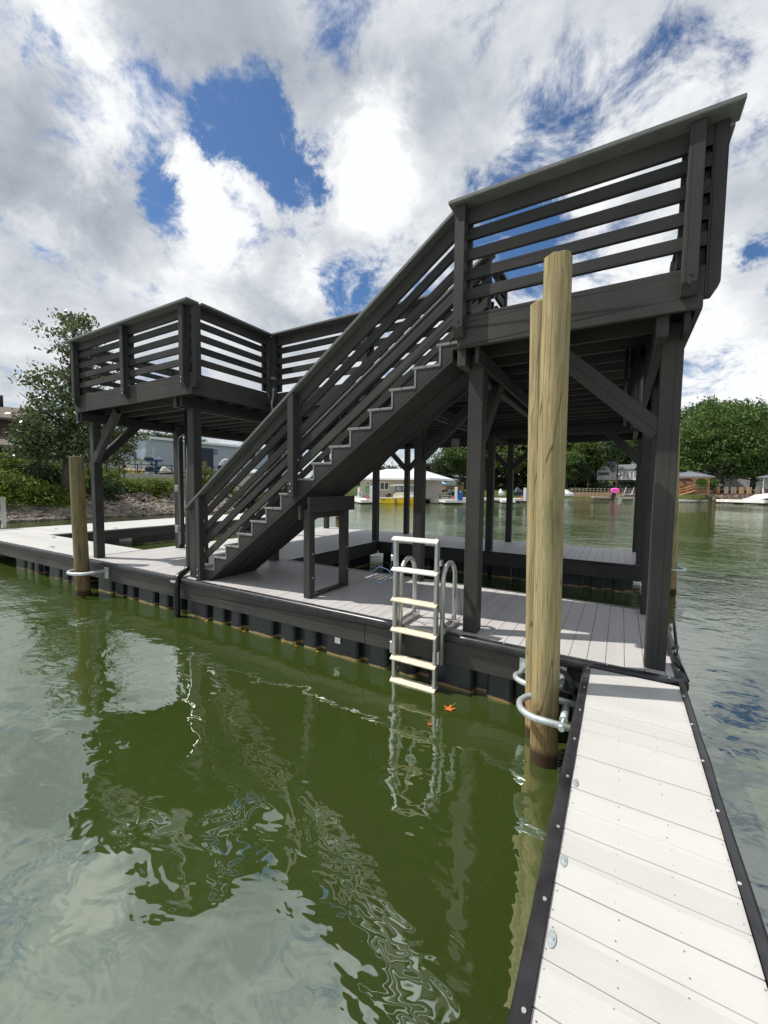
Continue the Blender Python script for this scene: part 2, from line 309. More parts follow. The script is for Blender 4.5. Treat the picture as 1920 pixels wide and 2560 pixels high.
# ---------------------------------------------------------------- water
m, nt, b = nodes('lake_water')
geo = N(nt, 'ShaderNodeNewGeometry')
def wn(scale, stretch, detail, rot=0, dist=0):
    mp = N(nt, 'ShaderNodeMapping'); mp.inputs['Scale'].default_value = stretch; mp.inputs['Rotation'].default_value = (0,0,rot); L(nt, geo.outputs['Position'], mp.inputs[0])
    n = N(nt, 'ShaderNodeTexNoise'); n.inputs['Scale'].default_value = scale; n.inputs['Detail'].default_value = detail; n.inputs['Distortion'].default_value = dist; L(nt, mp.outputs[0], n.inputs[0]); return n.outputs[0]
A = wn(1.1, (1,1,1), 2, .3, .4); B = wn(4.5, (1,1.5,1), 2, -.5, .5); C = wn(15, (1,1.7,1), 3, -.6, .2)
dst = N(nt, 'ShaderNodeVectorMath', operation='DISTANCE'); L(nt, geo.outputs['Position'], dst.inputs[0]); dst.inputs[1].default_value = (-.5,-1.5,WZ)
far = N(nt, 'ShaderNodeMapRange', interpolation_type='SMOOTHSTEP'); far.inputs['From Min'].default_value = 3; far.inputs['From Max'].default_value = 9; L(nt, dst.outputs['Value'], far.inputs['Value'])
patch = wn(.16, (1,1,1), 2)
pm = N(nt, 'ShaderNodeMapRange', interpolation_type='SMOOTHSTEP'); pm.inputs['From Min'].default_value = .4; pm.inputs['From Max'].default_value = .62; L(nt, patch, pm.inputs['Value'])
h = M2('MULTIPLY', A, .030); h = M2('ADD', h, M2('MULTIPLY', B, .0042))
c1 = M2('MULTIPLY', far.outputs[0], M2('MULTIPLY_ADD', pm.outputs[0], .5, .5))
h = M2('ADD', h, M2('MULTIPLY', M2('MULTIPLY', C, .0045), c1)); h = M2('ADD', h, M2('MULTIPLY', M2('MULTIPLY', B, .010), c1))
bp = N(nt, 'ShaderNodeBump'); bp.inputs['Strength'].default_value = 1; bp.inputs['Distance'].default_value = 1; L(nt, h, bp.inputs['Height'])
nt.nodes.remove(b)
df = N(nt, 'ShaderNodeBsdfDiffuse'); mur = ramp(nt, wn(.5, (1,1,1), 3), [(.3, (.033,.051,.010)), (.7, (.043,.065,.013))]); L(nt, mur.outputs[0], df.inputs[0])
gl = N(nt, 'ShaderNodeBsdfGlossy'); gl.inputs['Roughness'].default_value = .015; gl.inputs[0].default_value = (.95,1,.94,1); L(nt, bp.outputs[0], gl.inputs['Normal'])
fr = N(nt, 'ShaderNodeFresnel'); fr.inputs[0].default_value = 3.8; L(nt, bp.outputs[0], fr.inputs['Normal'])
mxs = N(nt, 'ShaderNodeMixShader'); L(nt, fr.outputs[0], mxs.inputs[0]); L(nt, df.outputs[0], mxs.inputs[1]); L(nt, gl.outputs[0], mxs.inputs[2])
L(nt, mxs.outputs[0], nt.nodes['Material Output'].inputs['Surface']); WATER = m
q = MB(); q.face([(-300,-120,WZ),(300,-120,WZ),(300,320,WZ),(-300,320,WZ)]); tag(q.build('water', WATER), kind='structure')
# ================================================================ floating dock
FX0, FX1 = .577, 1.15                 # finger pier boards
dock = thing('floating_dock', (-3.2, 1.3, WZ), 'large floating dock of taupe composite boards with charcoal fascia on ribbed black floats', 'floating dock')
def boards(name, x0, x1, y0, y1, axis, z0=-.028, z1=0.0, parent=dock, pitch=.136, gap=.0034, mat_=None, ph=0):
    b = MB()
    if axis == 'y':
        k = math.floor((x0-ph)/pitch); x = ph+k*pitch
        while x < x1:
            a, c = max(x, x0), min(x+pitch-gap, x1)
            if c-a > .01: b.box(a, c, y0, y1, z0, z1+random.uniform(-.0012,.0012))
            x += pitch
    else:
        k = math.floor((y0-ph)/pitch); y = ph+k*pitch
        while y < y1:
            a, c = max(y, y0), min(y+pitch-gap, y1)
            if c-a > .01: b.box(x0, x1, a, c, z0, z1+random.uniform(-.0012,.0012))
            y += pitch
    return b.build(name, mat_ or (DKY if axis == 'y' else DKX), parent, bevel=.0025)
YF = .36; XE = 1.15
boards('decking', -7.95, XE, YF, 2.30, 'y', ph=.404-.136*20)
boards('decking', -7.95, -4.62, 2.305, 5.55, 'x', mat_=DKX)
boards('decking', -7.95, XE, 5.56, 7.62, 'y', ph=.05)
boards('decking', -12.5, -7.965, .34, 1.52, 'x', mat_=DKX)
boards('decking', -15.0, -12.51, .34, 10.2, 'x', mat_=DKX)
# dark mass below boards so nothing shows through the gaps
b = MB(); b.box(-7.93, XE-.02, .40, 2.28, -.25, -.035); b.box(-7.93, -4.66, 2.281, 5.58, -.25, -.036); b.box(-7.93, XE-.02, 5.581, 7.6, -.25, -.035)
b.box(-14.98, -7.931, .38, 1.5, -.25, -.037); b.box(-14.98, -12.53, 1.501, 10.1, -.25, -.036)
b.build('frame', BLK, dock)
def fascia(pts, name='fascia', z0=-.30, z1=-.03, t=.04, m=None):
    b = MB()
    for (x0, y0), (x1, y1) in zip(pts, pts[1:]):
        if y0 == y1: b.box(min(x0,x1), max(x0,x1), y0-t/2, y0+t/2, z0, z1)
        else: b.box(x0-t/2, x0+t/2, min(y0,y1), max(y0,y1), z0, z1)
    return b.build(name, m or PX, dock, bevel=.003)
fascia([(-15.04,.34),(-8.0,.34)]); fascia([(-7.99,.375),(-1.62,.375)]); fascia([(-1.615,.375),(-.82,.375)]); fascia([(-.815,.375),(XE,.375)])
fascia([(XE+.02,.40),(XE+.02,2.26)], m=PY); fascia([(-4.60,2.31),(XE,2.31)]); fascia([(-4.61,2.335),(-4.61,5.53)], m=PY); fascia([(-4.585,5.555),(XE,5.555)])
fascia([(XE+.02,5.58),(XE+.02,7.60)], m=PY); fascia([(-7.95,7.64),(XE,7.64)]); fascia([(-7.985,1.56),(-7.985,7.62)], m=PY)
fascia([(-12.46,1.535),(-8.01,1.535)]); fascia([(-12.48,1.56),(-12.48,10.2)], m=PY)
# ribbed floats: broad and narrow ribs, repeated
pat = [(0,.455),(.59,.83),(.975,1.17)]
nf = 0
def floats(x0, x1, yf, yb, name='float'):
    b = MB(); x = x0; 
    b.box(x0, x1, min(yf,yb)+.10, max(yf,yb)-.10, WZ-.12, -.27)
    while x < x1-.3:
        for a, c in pat:
            if x+c <= x1:
                b.prism([(x+a,0,WZ-.15),(x+c,0,WZ-.15),(x+c-.012,0,-.29),(x+a+.012,0,-.29)], (0,1e-9,0)) if False else None
                s = 1 if yb > yf else -1
                P = [(x+a,yf,WZ-.15),(x+c,yf,WZ-.15),(x+c+.02,yf+s*.14,WZ-.15),(x+a-.02,yf+s*.14,WZ-.15),
                     (x+a+.01,yf+s*.012,-.29),(x+c-.01,yf+s*.012,-.29),(x+c+.015,yf+s*.14,-.29),(x+a-.015,yf+s*.14,-.29)]
                b.hexa(P)
        x += 1.326
    return b.build(name, FLOATM, dock, bevel=.02)
for i in range(6): floats(-7.5+i*1.326-.01, -7.5+(i+1)*1.326-.03, .41, 1.6)
floats(.456-.01, 1.12, .41, 1.6)
for i in range(2): floats(-11.2+i*1.7, -11.2+i*1.7+1.2, .40, 1.2)
floats(-14.6, -13.4, .40, 1.2)
for i in range(4): floats(-4.5+i*1.4, -4.5+i*1.4+1.3, 5.62, 6.8)
for i in range(4): floats(-4.5+i*1.4, -4.5+i*1.4+1.3, 2.26, 1.6)
for y0 in (2.6,4.1): 
    b = MB(); b.box(-5.2, -4.66, y0, y0+1.2, WZ-.15, -.29); b.build('float', FLOATM, dock, bevel=.02)
for y0 in (2.0,4.0,6.0): 
    b = MB(); b.box(-13.2, -12.53, y0, y0+1.3, WZ-.15, -.29); b.build('float', FLOATM, dock, bevel=.02)
# rubber bumper: bulged front edge with a flat flange, plus bright screws
def bumper(p0, p1, parent, out, r=.036, step=.41, flat=.045):
    p0, p1 = Vector(p0), Vector(p1); out = Vector(out); n = max(2, int((p1-p0).length/.25)); d = (p1-p0)
    b = MB(); prof = [(-flat,.004),(0,.006),(.022,.004),(r*.95,-.018),(r,-.045),(r*.8,-.068),(.012,-.078),(0,-.076)]
    rings = []
    for i in range(n+1):
        c = p0 + d*i/n; wob = random.uniform(-.0025,.0025)
        rings.append([b.bm.verts.new(c + out*(a+wob*(a > 0)) + Vector((0,0,z+wob))) for a, z in prof])
    for A_, B_ in zip(rings, rings[1:]):
        for k in range(len(prof)-1):
            f = b.bm.faces.new((A_[k], A_[k+1], B_[k+1], B_[k])); f.smooth = True
    b.bm.faces.new(rings[0]); b.bm.faces.new(rings[-1][::-1])
    o = b.build('bumper', RUB, parent)
    k = .2
    while k < d.length:
        c = p0 + d.normalized()*k
        s = MB(); s.tube([c + out*(-.012) + Vector((0,0,.004)), c + out*(-.012) + Vector((0,0,.009))], .0065, 8); s.build('screw', SCREW, parent)
        k += step
    return o
bumper((-7.93,.355,.004), (-1.14,.355,.004), dock, (0,-1,0)); bumper((-.74,.355,.004), (XE+.03,.355,.004), dock, (0,-1,0))
bumper((-15.0,.322,.004), (-8.0,.322,.004), dock, (0,-1,0)); bumper((XE+.035,.36,.005), (XE+.035,2.28,.005), dock, (1,0,0))
b = MB(); b.box(-4.6, XE, 2.3, 2.332, -.028, .006); b.box(-4.60, XE, 5.533, 5.562, -.028, .006); b.box(-4.635,-4.60,2.333,5.53,-.028,.0065); b.build('edge_strip', RUB, dock)
b = MB(); b.box(-7.962,-7.945,.36,1.53,-.02,.004); b.build('joint_strip', RUB, dock)
# blind cleats let into the left walkway
for (x, y) in ((-9.9,.62),(-11.7,1.32),(-12.75,3.3),(-12.75,6.2),(-13.9,2.2)):
    b = MB(); b.obox((x,y,.001), .16, .06, .014, 0); b.tube([(x-.05,y,.014),(x-.04,y,.035),(x+.04,y,.035),(x+.05,y,.014)], .008, 6); b.build('cleat', GALV, dock)
# ================================================================ finger pier (the photographer stands on it)
fin = thing('finger_pier', (.86,-2.2,WZ), 'narrow finger pier of bleached off-white boards with black rubber edges in the foreground', 'pier')
dk_ = boards('decking', FX0, FX1, -6.2, .265, 'x', parent=fin, ph=-1.083-.136*40, mat_=DKX)
s = MB(); y = -1.083-.136*12
while y < .26:
    for x in (.592,.775,.955,1.137):
        for dy in (.028,.105):
            xx = x+random.uniform(-.006,.006); s.tube([(xx,y+dy,-.004),(xx,y+dy,.0018)], .0030, 6)
    y += .136
t_ = s.build('deck_screw', DRKSC, fin); dk_.data.materials.append(DRKSC)
_b = bmesh.new(); _b.from_mesh(dk_.data); _n = len(_b.faces); _b.from_mesh(t_.data); _b.faces.ensure_lookup_table()
for _f2 in _b.faces[_n:]: _f2.material_index = 1
_b.to_mesh(dk_.data); _b.free(); bpy.data.objects.remove(t_)
b = MB(); b.box(FX0+.01, FX1-.01, -6.2, .24, -.25, -.006); b.build('frame', DKY, fin)
b = MB(); b.box(.535,.571,-6.2,.25,-.30,-.03); b.build('fascia', PY, fin, bevel=.003)
b = MB(); b.box(1.146,1.170,-6.2,.25,-.30,-.03); b.build('fascia', PY, fin, bevel=.003)
bumper((.548,-6.2,.006), (.548,.29,.006), fin, (-1,0,0), step=.345, r=.026, flat=.029); bumper((1.166,-6.2,.006), (1.166,.34,.006), fin, (1,0,0), step=.38, r=.022, flat=.016)
for y0 in (-5.6,-4.2,-2.8,-1.4):
    b = MB(); b.box(.60,1.13,y0,y0+1.1,WZ-.15,-.29); b.build('float', FLOATM, fin, bevel=.03)
for y in (-1.187,-1.66,-1.97):
    b = MB(); P = [(.598+.013*math.cos(a*math.pi/8), y+.030*math.sin(a*math.pi/8), .0015) for a in range(16)]; b.prism(P, (0,0,.003))
    b.tube([(.598,y,.0045),(.598,y,.0085)], .0065, 10); b.tube([(.598,y+.021,.0045),(.598,y+.021,.007)], .003, 8); b.tube([(.598,y-.021,.0045),(.598,y-.021,.007)], .003, 8)
    b.build('anchor_plate', GALV, fin)
# strut below the joint of pier and dock
b = MB(); b.beam((.36,.36,-.10),(.53,.12,-.24),.05,.03); b.build('strut', BLK, fin)
# ================================================================ upper deck
ZB, ZT = 2.654, 2.934                 # fascia bottom / top
DT = 2.96                             # walking surface
ud = thing('upper_deck', (-3.2,3.9,0), 'charcoal stained timber upper deck on square columns with horizontal slat railings', 'deck')
YU = .25; XL0 = -7.72; XN0 = -4.40; XN1 = -.60; YN = 1.72; XR = 1.15; YB = 7.70
def cut_post(b, x0, x1, y0, y1, z0, z1, ax, s):       # railing post with its lower outer edge chamfered
    c = .07
    if ax == 'y':  # outer side at y = s side
        yo, yi = (y0, y1) if s < 0 else (y1, y0); k = c if s < 0 else -c
        P = [(x0,yi,z0),(x0,yo+k*.6,z0),(x0,yo,z0+c),(x0,yo,z1),(x0,yi,z1)]; b.prism(P, (x1-x0,0,0))
    else:
        xo, xi = (x0, x1) if s < 0 else (x1, x0); k = c if s < 0 else -c
        P = [(xi,y0,z0),(xo+k*.6,y0,z0),(xo,y0,z0+c),(xo,y0,z1),(xi,y0,z1)]; b.prism(P, (0,y1-y0,0))
BO = [(.127,.216),(.295,.384),(.463,.552),(.631,.720)]  # slats above the fascia top
def slats(b, p0, p1, t=.036):                            # p0,p1 = (x,y) centre line
    for z0, z1 in BO + [(.765,.894)]:
        b.beam((p0[0],p0[1],ZT+(z0+z1)/2),(p1[0],p1[1],ZT+(z0+z1)/2), t, z1-z0)
def col_(x, y, z1=2.66, z0=.003):
    b = MB(); b.box(x, x+.14, y, y+.14, z0, z1); return b.build('column', PZ, ud, bevel=.005)
COLS = [(.944,.49),(-.562,.49),(-4.876,.49),(-7.80,.49),(-1.93,2.13),(.975,2.1),(-7.70,2.05),(-4.90,2.1),(-4.80,5.57),(-4.83,7.38),(-1.85,5.62),(-1.84,7.40),(-7.66,7.15),(1.02,5.62),(1.0,7.38),(-7.68,5.0)]
for c in COLS: col_(*c)
# fasciae
def fas(x0,x1,y0,y1,m): b = MB(); b.box(x0,x1,y0,y1,ZB,ZT); return b.build('fascia', m, ud, bevel=.004)
fas(XL0-.02,XN0,YU,YU+.038,PX); fas(XN1,XR,YU,YU+.038,PX)
fas(XN0-.038,XN0+.002,YU+.039,YN-.001,PY); fas(XN0-.036,XN1+.036,YN,YN+.038,PX); fas(XN1-.002,XN1+.036,YU+.039,YN-.001,PY)
fas(XR-.036,XR+.002,YU+.039,YB-.001,PY); fas(XL0-.02,XL0+.018,YU+.039,YB-.001,PY); fas(XL0,XR,YB,YB+.038,PX)
# joists run along X, beams along Y
b = MB(); y = .66
JO = []
while y < YB-.1:
    segs = [(XL0+.02,XR-.04)] if y > YN+.05 else [(XL0+.02,XN0-.04),(XN1+.04,XR-.04)]
    for a, c in segs: b.box(a, c, y, y+.038, 2.668, 2.90)
    y += .352
b.build('joists', PX, ud)
for x in (.944,-.562,-4.876,-7.80,-1.93):
    ys = .31
    if x == -1.93: ys = 1.80
    b = MB(); b.box(x-.052,x+.026,ys,7.55,2.515,2.664); b.box(x+.112,x+.15,ys,7.56,2.52,2.664); b.build('beam', PY, ud, bevel=.003)
b = MB(); b.box(XL0+.03,XR-.06,5.545,5.58,2.50,2.655); b.box(XL0+.03,XR-.06,5.80,5.838,2.50,2.656); b.build('beam', PX, ud)
b = MB(); b.box(XL0+.03,XR-.06,7.34,7.378,2.50,2.657); b.build('beam', PX, ud)
b = MB(); b.box(XN0-.06, XN1+.06, YN+.045, YN+.083, 2.52, 2.70); b.build('ledger', PX, ud)
def brace(p, q, ax):
    b = MB(); up = (0,0,1); b.beam(p, q, .088, .138, up); return b.build('brace', (PSU if (q[0]-p[0])*(q[2]-p[2]) > 0 else PSN) if ax == 'x' else PZ, ud, bevel=.004)
brace((.96,.545,1.86),(.12,.545,2.66),'x'); brace((-1.81,2.20,1.86),(-.98,2.20,2.64),'x')
brace((-7.68,.53,1.82),(-6.86,.53,2.66),'x'); brace((-7.73,.60,1.82),(-7.73,1.42,2.66),'y'); brace((-.50,.60,1.80),(-.50,1.40,2.62),'y')
brace((1.02,5.69,1.90),(.42,5.69,2.56),'x')
for (x, y) in ((-4.83,7.45),(-1.84,7.47),(-4.80,5.64)):
    brace((x+.02,y,1.92),(x-.62,y,2.56),'x'); brace((x+.12,y,1.92),(x+.76,y,2.56),'x')
brace((-1.83,5.69,1.92),(-2.5,5.69,2.56),'x')
# deck boards on top
b = MB()
def ub(x0,x1,y0,y1):
    x = x0
    while x < x1-.02: b.box(x, min(x+.132,x1), y0, y1, 2.902, 2.925); x += .136
ub(XL0+.02,XN0-.04,YU+.04,YB); ub(XN0-.038,XN1+.036,YN+.04,YB); ub(XN1+.038,XR-.04,YU+.04,YB); b.build('decking', PY, ud)
# railings: each section = slats, with its cap and posts under it
CT = 3.864
def railing(p0, p1, posts, out, cap0=None, cap1=None, mat_=PX, s0=0, s1=0):
    p0, p1 = Vector((*p0,0)), Vector((*p1,0)); out = Vector((*out,0)); d = (p1-p0).normalized()
    b = MB(); a = p0 - out*.02 + d*s0; c = p1 - out*.02 - d*s1; slats(b, (a.x,a.y), (c.x,c.y)); o = b.build('railing', mat_, ud, bevel=.002)
    b = MB(); e0 = .03 if cap0 is None else cap0; e1 = .03 if cap1 is None else cap1
    q0 = p0 - d*e0 + out*.03; q1 = p1 + d*e1 + out*.03
    b.beam((q0.x,q0.y,CT-.0175),(q1.x,q1.y,CT-.0175), .19, .034); b.build('rail_cap', CAPM, o, bevel=.006)
    for t in posts:
        c = p0 + d*t; b = MB(); w_ = .089
        if abs(out.y) > .5: cut_post(b, c.x-w_/2, c.x+w_/2, min(c.y, c.y+out.y*.086), max(c.y, c.y+out.y*.086), 2.735, CT-.036, 'y', out.y)
        else: cut_post(b, min(c.x, c.x+out.x*.086), max(c.x, c.x+out.x*.086), c.y-w_/2, c.y+w_/2, 2.735, CT-.036, 'x', out.x)
        b.build('railing_post', PZ, o, bevel=.004)
        # vertical nailer behind the post
        n = MB(); i = c - out*.058
        if abs(out.y) > .5: n.box(c.x-.07+.0, c.x+.07, i.y-.018, i.y+.018, ZT+.03, CT-.04)
        else: n.box(i.x-.018, i.x+.018, c.y-.07, c.y+.07, ZT+.03, CT-.04)
        n.build('nailer', PZ, o)
        if out.y < -.5 :
            for z in (2.80,2.86): s = MB(); s.tube([(c.x, c.y+out.y*.086, z), (c.x, c.y+out.y*.092, z)], .009, 10); s.build('bolt', GALV if c.x < -.7 else PX, o)
railing((XL0,YU),(XN0,YU),(.14,1.72,3.215),(0,-1),.06,.10,s1=.105)
railing((XN1,YU),(XR,YU),(.035,1.66),(0,-1),.06,.14)
railing((XN0,YU),(XN0,YN),(.05,1.39),(1,0),-.09,-.085,PY,s0=.01)
railing((XN0,YN),(XN1-.10,YN),(.10,1.9,3.5),(0,-1),-.085,.0)
railing((XR,YU),(XR,YB),(.045,1.9,3.8,5.7,7.3),(1,0),-.09,.1,PY)
railing((XL0,YU),(XL0,YB),(.045,1.9,3.8,5.7,7.3),(-1,0),-.09,.1,PY)
b = MB(); b.box(1.085,1.149,.292,.345,ZT+.002,CT-.037); b.build('corner_board', PZ, ud, bevel=.002)
railing((XL0,YB),(XR,YB),(.1,2.2,4.4,6.6,8.7),(0,1),.1,.1)
# conduit with two boxes on the left rear column, flexible tail at the notch corner
b = MB(); x = -7.44; b.tube([(x,2.0,.12),(x,2.0,2.30),(x+.02,2.0,2.38),(x+.12,2.0,2.42),(x+.5,2.0,2.42)], .017, 8); b.tube([(x-.05,2.0,.05),(x-.05,2.0,.42)], .012, 8)
c = b.build('conduit', PVC, ud)
b = MB(); b.box(x-.10,x+.05,1.95,2.0,1.24,1.38); b.build('junction_box', PVC, ud, bevel=.01)
b = MB(); b.box(x-.08,x+.04,1.93,2.0,.36,.52); b.build('junction_box', PVC, ud, bevel=.01)
b = MB(); b.box(-4.29,-4.25,1.60,1.66,3.13,3.17); b.tube([(-4.27,1.63,2.95),(-4.27,1.62,2.84),(-4.28,1.60,2.72),(-4.27,1.62,2.60),(-4.22,1.66,2.52)], .016, 8); b.tube([(-4.27,1.63,2.93),(-4.27,1.63,2.99)], .024, 8); b.build('flexible_conduit', PVC, ud)
# black down pipe behind the front left column, over the edge into the water
b = MB(); b.tube([(-5.02,.60,2.64),(-5.02,.58,.16),(-5.0,.52,.08),(-4.93,.36,.045),(-4.90,.29,.0),(-4.88,.275,-.10),(-4.88,.275,-.62)], .048, 12); b.build('down_pipe', BLK, ud)
b = MB(); b.box(-4.935,-4.825,.215,.232,-.03,-.005); b.build('pipe_clip', SCREW, ud)
# flood light under the deck and rolled curtain by the right column
b = MB(); b.box(-2.62,-2.44,5.4,5.5,2.30,2.50); b.build('flood_light', PVC, ud, bevel=.02)
b = MB(); b.tube([(.80,.95,2.64),(.80,.93,2.2),(.81,.95,1.96)], [.055,.05,.04], 10); b.tube([(.72,.95,2.66),(.715,.94,2.3),(.73,.95,1.98)], .012, 8); b.build('drain_duct', RUB, ud)
# ================================================================ staircase
st = thing('staircase', (-2.6,.93,0), 'straight charcoal staircase with pale composite treads climbing right to the upper deck', 'staircase')
RS, RN, X1 = .1875, .266, -4.596      # riser, run, x of first riser
def xk(k): return X1 + RN*(k-1)
def bot(x): return .08 + .712*(x+4.31)
def stringer(y0, y1, mat_=PS):
    P = [(-4.425,y0,.004),(xk(1)+.02,y0,.004),(xk(1)+.02,y0,RS-.026)]
    for k in range(1,16):
        P.append((xk(k+1)+.02, y0, RS*k-.026))
        if k < 15: P.append((xk(k+1)+.02, y0, RS*(k+1)-.026))
    P[-1] = (-.602, y0, RS*15-.026)
    P += [(-.602,y0,2.735),(-.73,y0,2.735),(-.73,y0,bot(-.73))]
    b = MB(); b.prism(P, (0,y1-y0,0)); return b.build('stringer', mat_, st, bevel=.002)
stringer(.50,.54); stringer(1.33,1.37)
b = MB()
for y0, y1 in ((.542,.915),(.955,1.328)): b.prism([(-4.40,y0,.012),(-4.30,y0,bot(-4.30)+.035),(-.735,y0,bot(-.735)+.035),(-.735,y0,bot(-.735)+.055),(-4.40,y0,bot(-4.40)+.055)], (0,y1-y0,0))
b.build('soffit', PS, st)
b = MB(); b.prism([(-4.38,.917,.004),(-4.31,.917,bot(-4.31)),(-.73,.917,bot(-.73)),(-.73,.917,bot(-.73)+.12),(-4.44,.917,.07)], (0,.036,0)); b.build('stringer', PS, st)
for k in range(1,16):
    b = MB(); z = RS*k; x0 = xk(k)-.028; x1 = min(xk(k+1)+.018, -.603)
    b.box(x0, x0+(x1-x0)*.5-.003, .492, 1.378, z-.026, z); b.box(x0+(x1-x0)*.5+.003, x1, .492, 1.378, z-.026, z); b.build('tread', TREAD, st, bevel=.003)
    b = MB(); b.box(xk(k), xk(k)+.02, .494, 1.376, z-RS+.001, z-.027); b.build('riser', TREAD, st)
# stair railings
def capz(x): return 1.10 + .7035*(x+4.80)
cs = math.cos(SLOPE)
def srail(yc, yo, xa, xb, far=False):
    b = MB(); dv = Vector((cs,0,math.sin(SLOPE))); nv = Vector((-math.sin(SLOPE),0,cs))
    def bar(d0, d1, y0, y1, bb, xa, xb):
        dm = (d0+d1)/2/cs; p = Vector((xa,(y0+y1)/2,capz(xa)-dm)); q_ = Vector((xb,(y0+y1)/2,capz(xb)-dm))
        # ends cut plumb
        h = (d1-d0)/2/cs
        P = [(p.x,y0,p.z-h),(q_.x,y0,q_.z-h),(q_.x,y0,q_.z+h),(p.x,y0,p.z+h)]; bb.prism(P, (0,y1-y0,0))
    s = -1 if yo < yc else 1
    ya, yb_ = (yc, yc+.036) if s < 0 else (yc-.036, yc)
    for d0, d1 in ((.036,.166),(.214,.303),(.382,.471),(.55,.639),(.718,.807)): bar(d0, d1, ya, yb_, b, xa+.10, xb)
    o = b.build('stair_railing', PS, st, bevel=.002)
    b = MB(); bar(0, .034, yc-.075-.02, yc+.075, b, xa, xb+.05); b.build('handrail', CAPM, o, bevel=.005)
    y0, y1 = (yc-.089, yc) if s < 0 else (yc, yc+.089)
    for (px_, z0) in ((-4.62,.004),(-2.80,1.27)):
        if far and px_ < -4: z0 = .004
        P = [(px_,y0,z0),(px_+.095,y0,z0),(px_+.095,y0,capz(px_+.095)-.045),(px_,y0,capz(px_)-.045)]
        b = MB(); b.prism(P, (0,y1-y0,0)); b.build('newel_post', PZ, o, bevel=.004)
        b = MB()
        for z in (z0+.07, z0+.16): yy = y0 if s < 0 else y1; b = MB(); b.tube([(px_+.047,yy,z),(px_+.047,yy+s*.008,z)], .010, 10); b.build('bolt', GALV, o)
        b = MB(); b.box(px_+.095,px_+.13,ya-.001,yb_+.001,capz(px_+.1)-1.0 if px_ > -4 else .25,capz(px_+.1)-.05)
        b.build('nailer', PZ, o)
    return o
srail(.50, .41, -4.86, -.66); fr_ = srail(1.37, 1.46, -4.86, -.66, True)
b = MB(); b.box(-.745,-.650,1.375,1.464,2.75,4.03); b.box(-.775,-.62,1.35,1.49,4.03,4.065); b.build('newel_post', PZ, fr_, bevel=.004)
# support frame under the stairs
b = MB(); b.box(-2.667,-2.562,.55,.65,.003,1.12); b.build('support_post', PZ, st, bevel=.005)
b = MB(); b.box(-2.667,-2.562,1.28,1.38,.003,1.12); b.build('support_post', PZ, st, bevel=.005)
b = MB(); b.box(-2.655,-2.575,.651,1.279,.003,.042); b.build('sill', PY, st, bevel=.003)
b = MB(); b.box(-2.560,-2.522,.50,1.46,1.08,1.275); b.build('header', PY, st, bevel=.003)
b = MB(); b.box(-2.708,-2.669,.50,1.46,.99,1.16); b.build('header', PY, st, bevel=.003)
for z in (.56,.26):
    
    for yy in (.60,1.33): b = MB(); b.tube([(-2.561,yy,z),(-2.553,yy,z)], .010, 10); b.build('bolt', GALV, st)
# short rail closing the stair head
b = MB()
for z0, z1 in BO[1:] + [(.765,.894)]: b.beam((-.60,1.47,ZT+(z0+z1)/2),(-.60,1.80,ZT+(z0+z1)/2), .036, z1-z0)
rr = b.build('railing', PY, ud, bevel=.002)
b = MB(); b.box(-.66,-.53,1.49,1.86,CT-.03,CT+.004); b.build('rail_cap', CAPM, rr, bevel=.005)
b = MB(); b.box(-.635,-.565,1.78,1.85,2.93,CT-.032); b.build('railing_post', PZ, rr, bevel=.004)
# ================================================================ ladder
ld = thing('dock_ladder', (-.95,.26,0), 'aluminium lift-up dock ladder with wide flat rungs and hooped handles on the dock edge', 'ladder')
lx0, lx1, ly = -1.215, -.735, .27
b = MB(); b.box(lx0,lx0+.035,ly-.03,ly+.03,-.62,.905); b.build('side_rail', ALU, ld, bevel=.006)
b = MB(); b.box(lx1-.035,lx1,ly-.03,ly+.03,-.62,.925); b.build('side_rail', ALU, ld, bevel=.006)
for i, z in enumerate((.905,.60,.293,-.012,-.305,-.535)):
    b = MB(); P = [(lx0-.005,ly-.065,z-.012),(lx0-.005,ly-.02,z+.014),(lx0-.005,ly+.03,z+.012),(lx0-.005,ly+.035,z),(lx0-.005,ly-.02,z),(lx0-.005,ly-.06,z-.026)]
    b.prism([(p[0],p[1],p[2]) for p in P], (lx1-lx0+.01,0,0)); b.build('rung', RUNGM if i < 2 else RUNGT, ld, bevel=.002)
for hx in (lx0+.055, lx1+.03):
    pts = [(hx,.315,-.30),(hx,.315,.50)] + [(hx,.315+.16-.16*math.cos(a*math.pi/10),.50+.17*math.sin(a*math.pi/10)) for a in range(1,11)] + [(hx,.635,.03)]
    b = MB(); b.tube(pts, .0235, 12); b.build('handle', ALU, ld)
    b = MB(); b.box(hx-.03,hx+.03,.31,.72,.006,.022); b.box(hx-.03,hx-.024,.31,.72,.022,.06); b.box(hx+.024,hx+.03,.31,.72,.022,.06); h_ = b.build('base_channel', ALU, ld)
    for yy in (.62,.67): b = MB(); b.tube([(hx-.012,yy,.02),(hx-.012,yy,.05)], .007, 8); b.build('bolt', GALV, ld)
for hx, z in ((lx0-.03,.67),(lx1+.008,.67),(lx0-.03,-.28),(lx1+.005,-.28)):
    b = MB(); b.box(hx,hx+.024,ly-.02,ly+.035,z,z+.055 if z > 0 else z+.12); b.build('latch', ALU, ld, bevel=.003)
CORD = noise_mat('blue_cord', (.02,.05,.14), (.06,.11,.24), 9, bump=0)
b = MB(); b.tube([(-1.20,.30,.92),(-1.26,.33,.90),(-1.29,.36,.78),(-1.31,.38,.60),(-1.36,.40,.44),(-1.46,.42,.37),(-1.55,.42,.40),(-1.55,.42,.50),(-1.47,.41,.56),(-1.36,.39,.54),(-1.22,.34,.47)], .0055, 6); b.build('cord', CORD, ld)
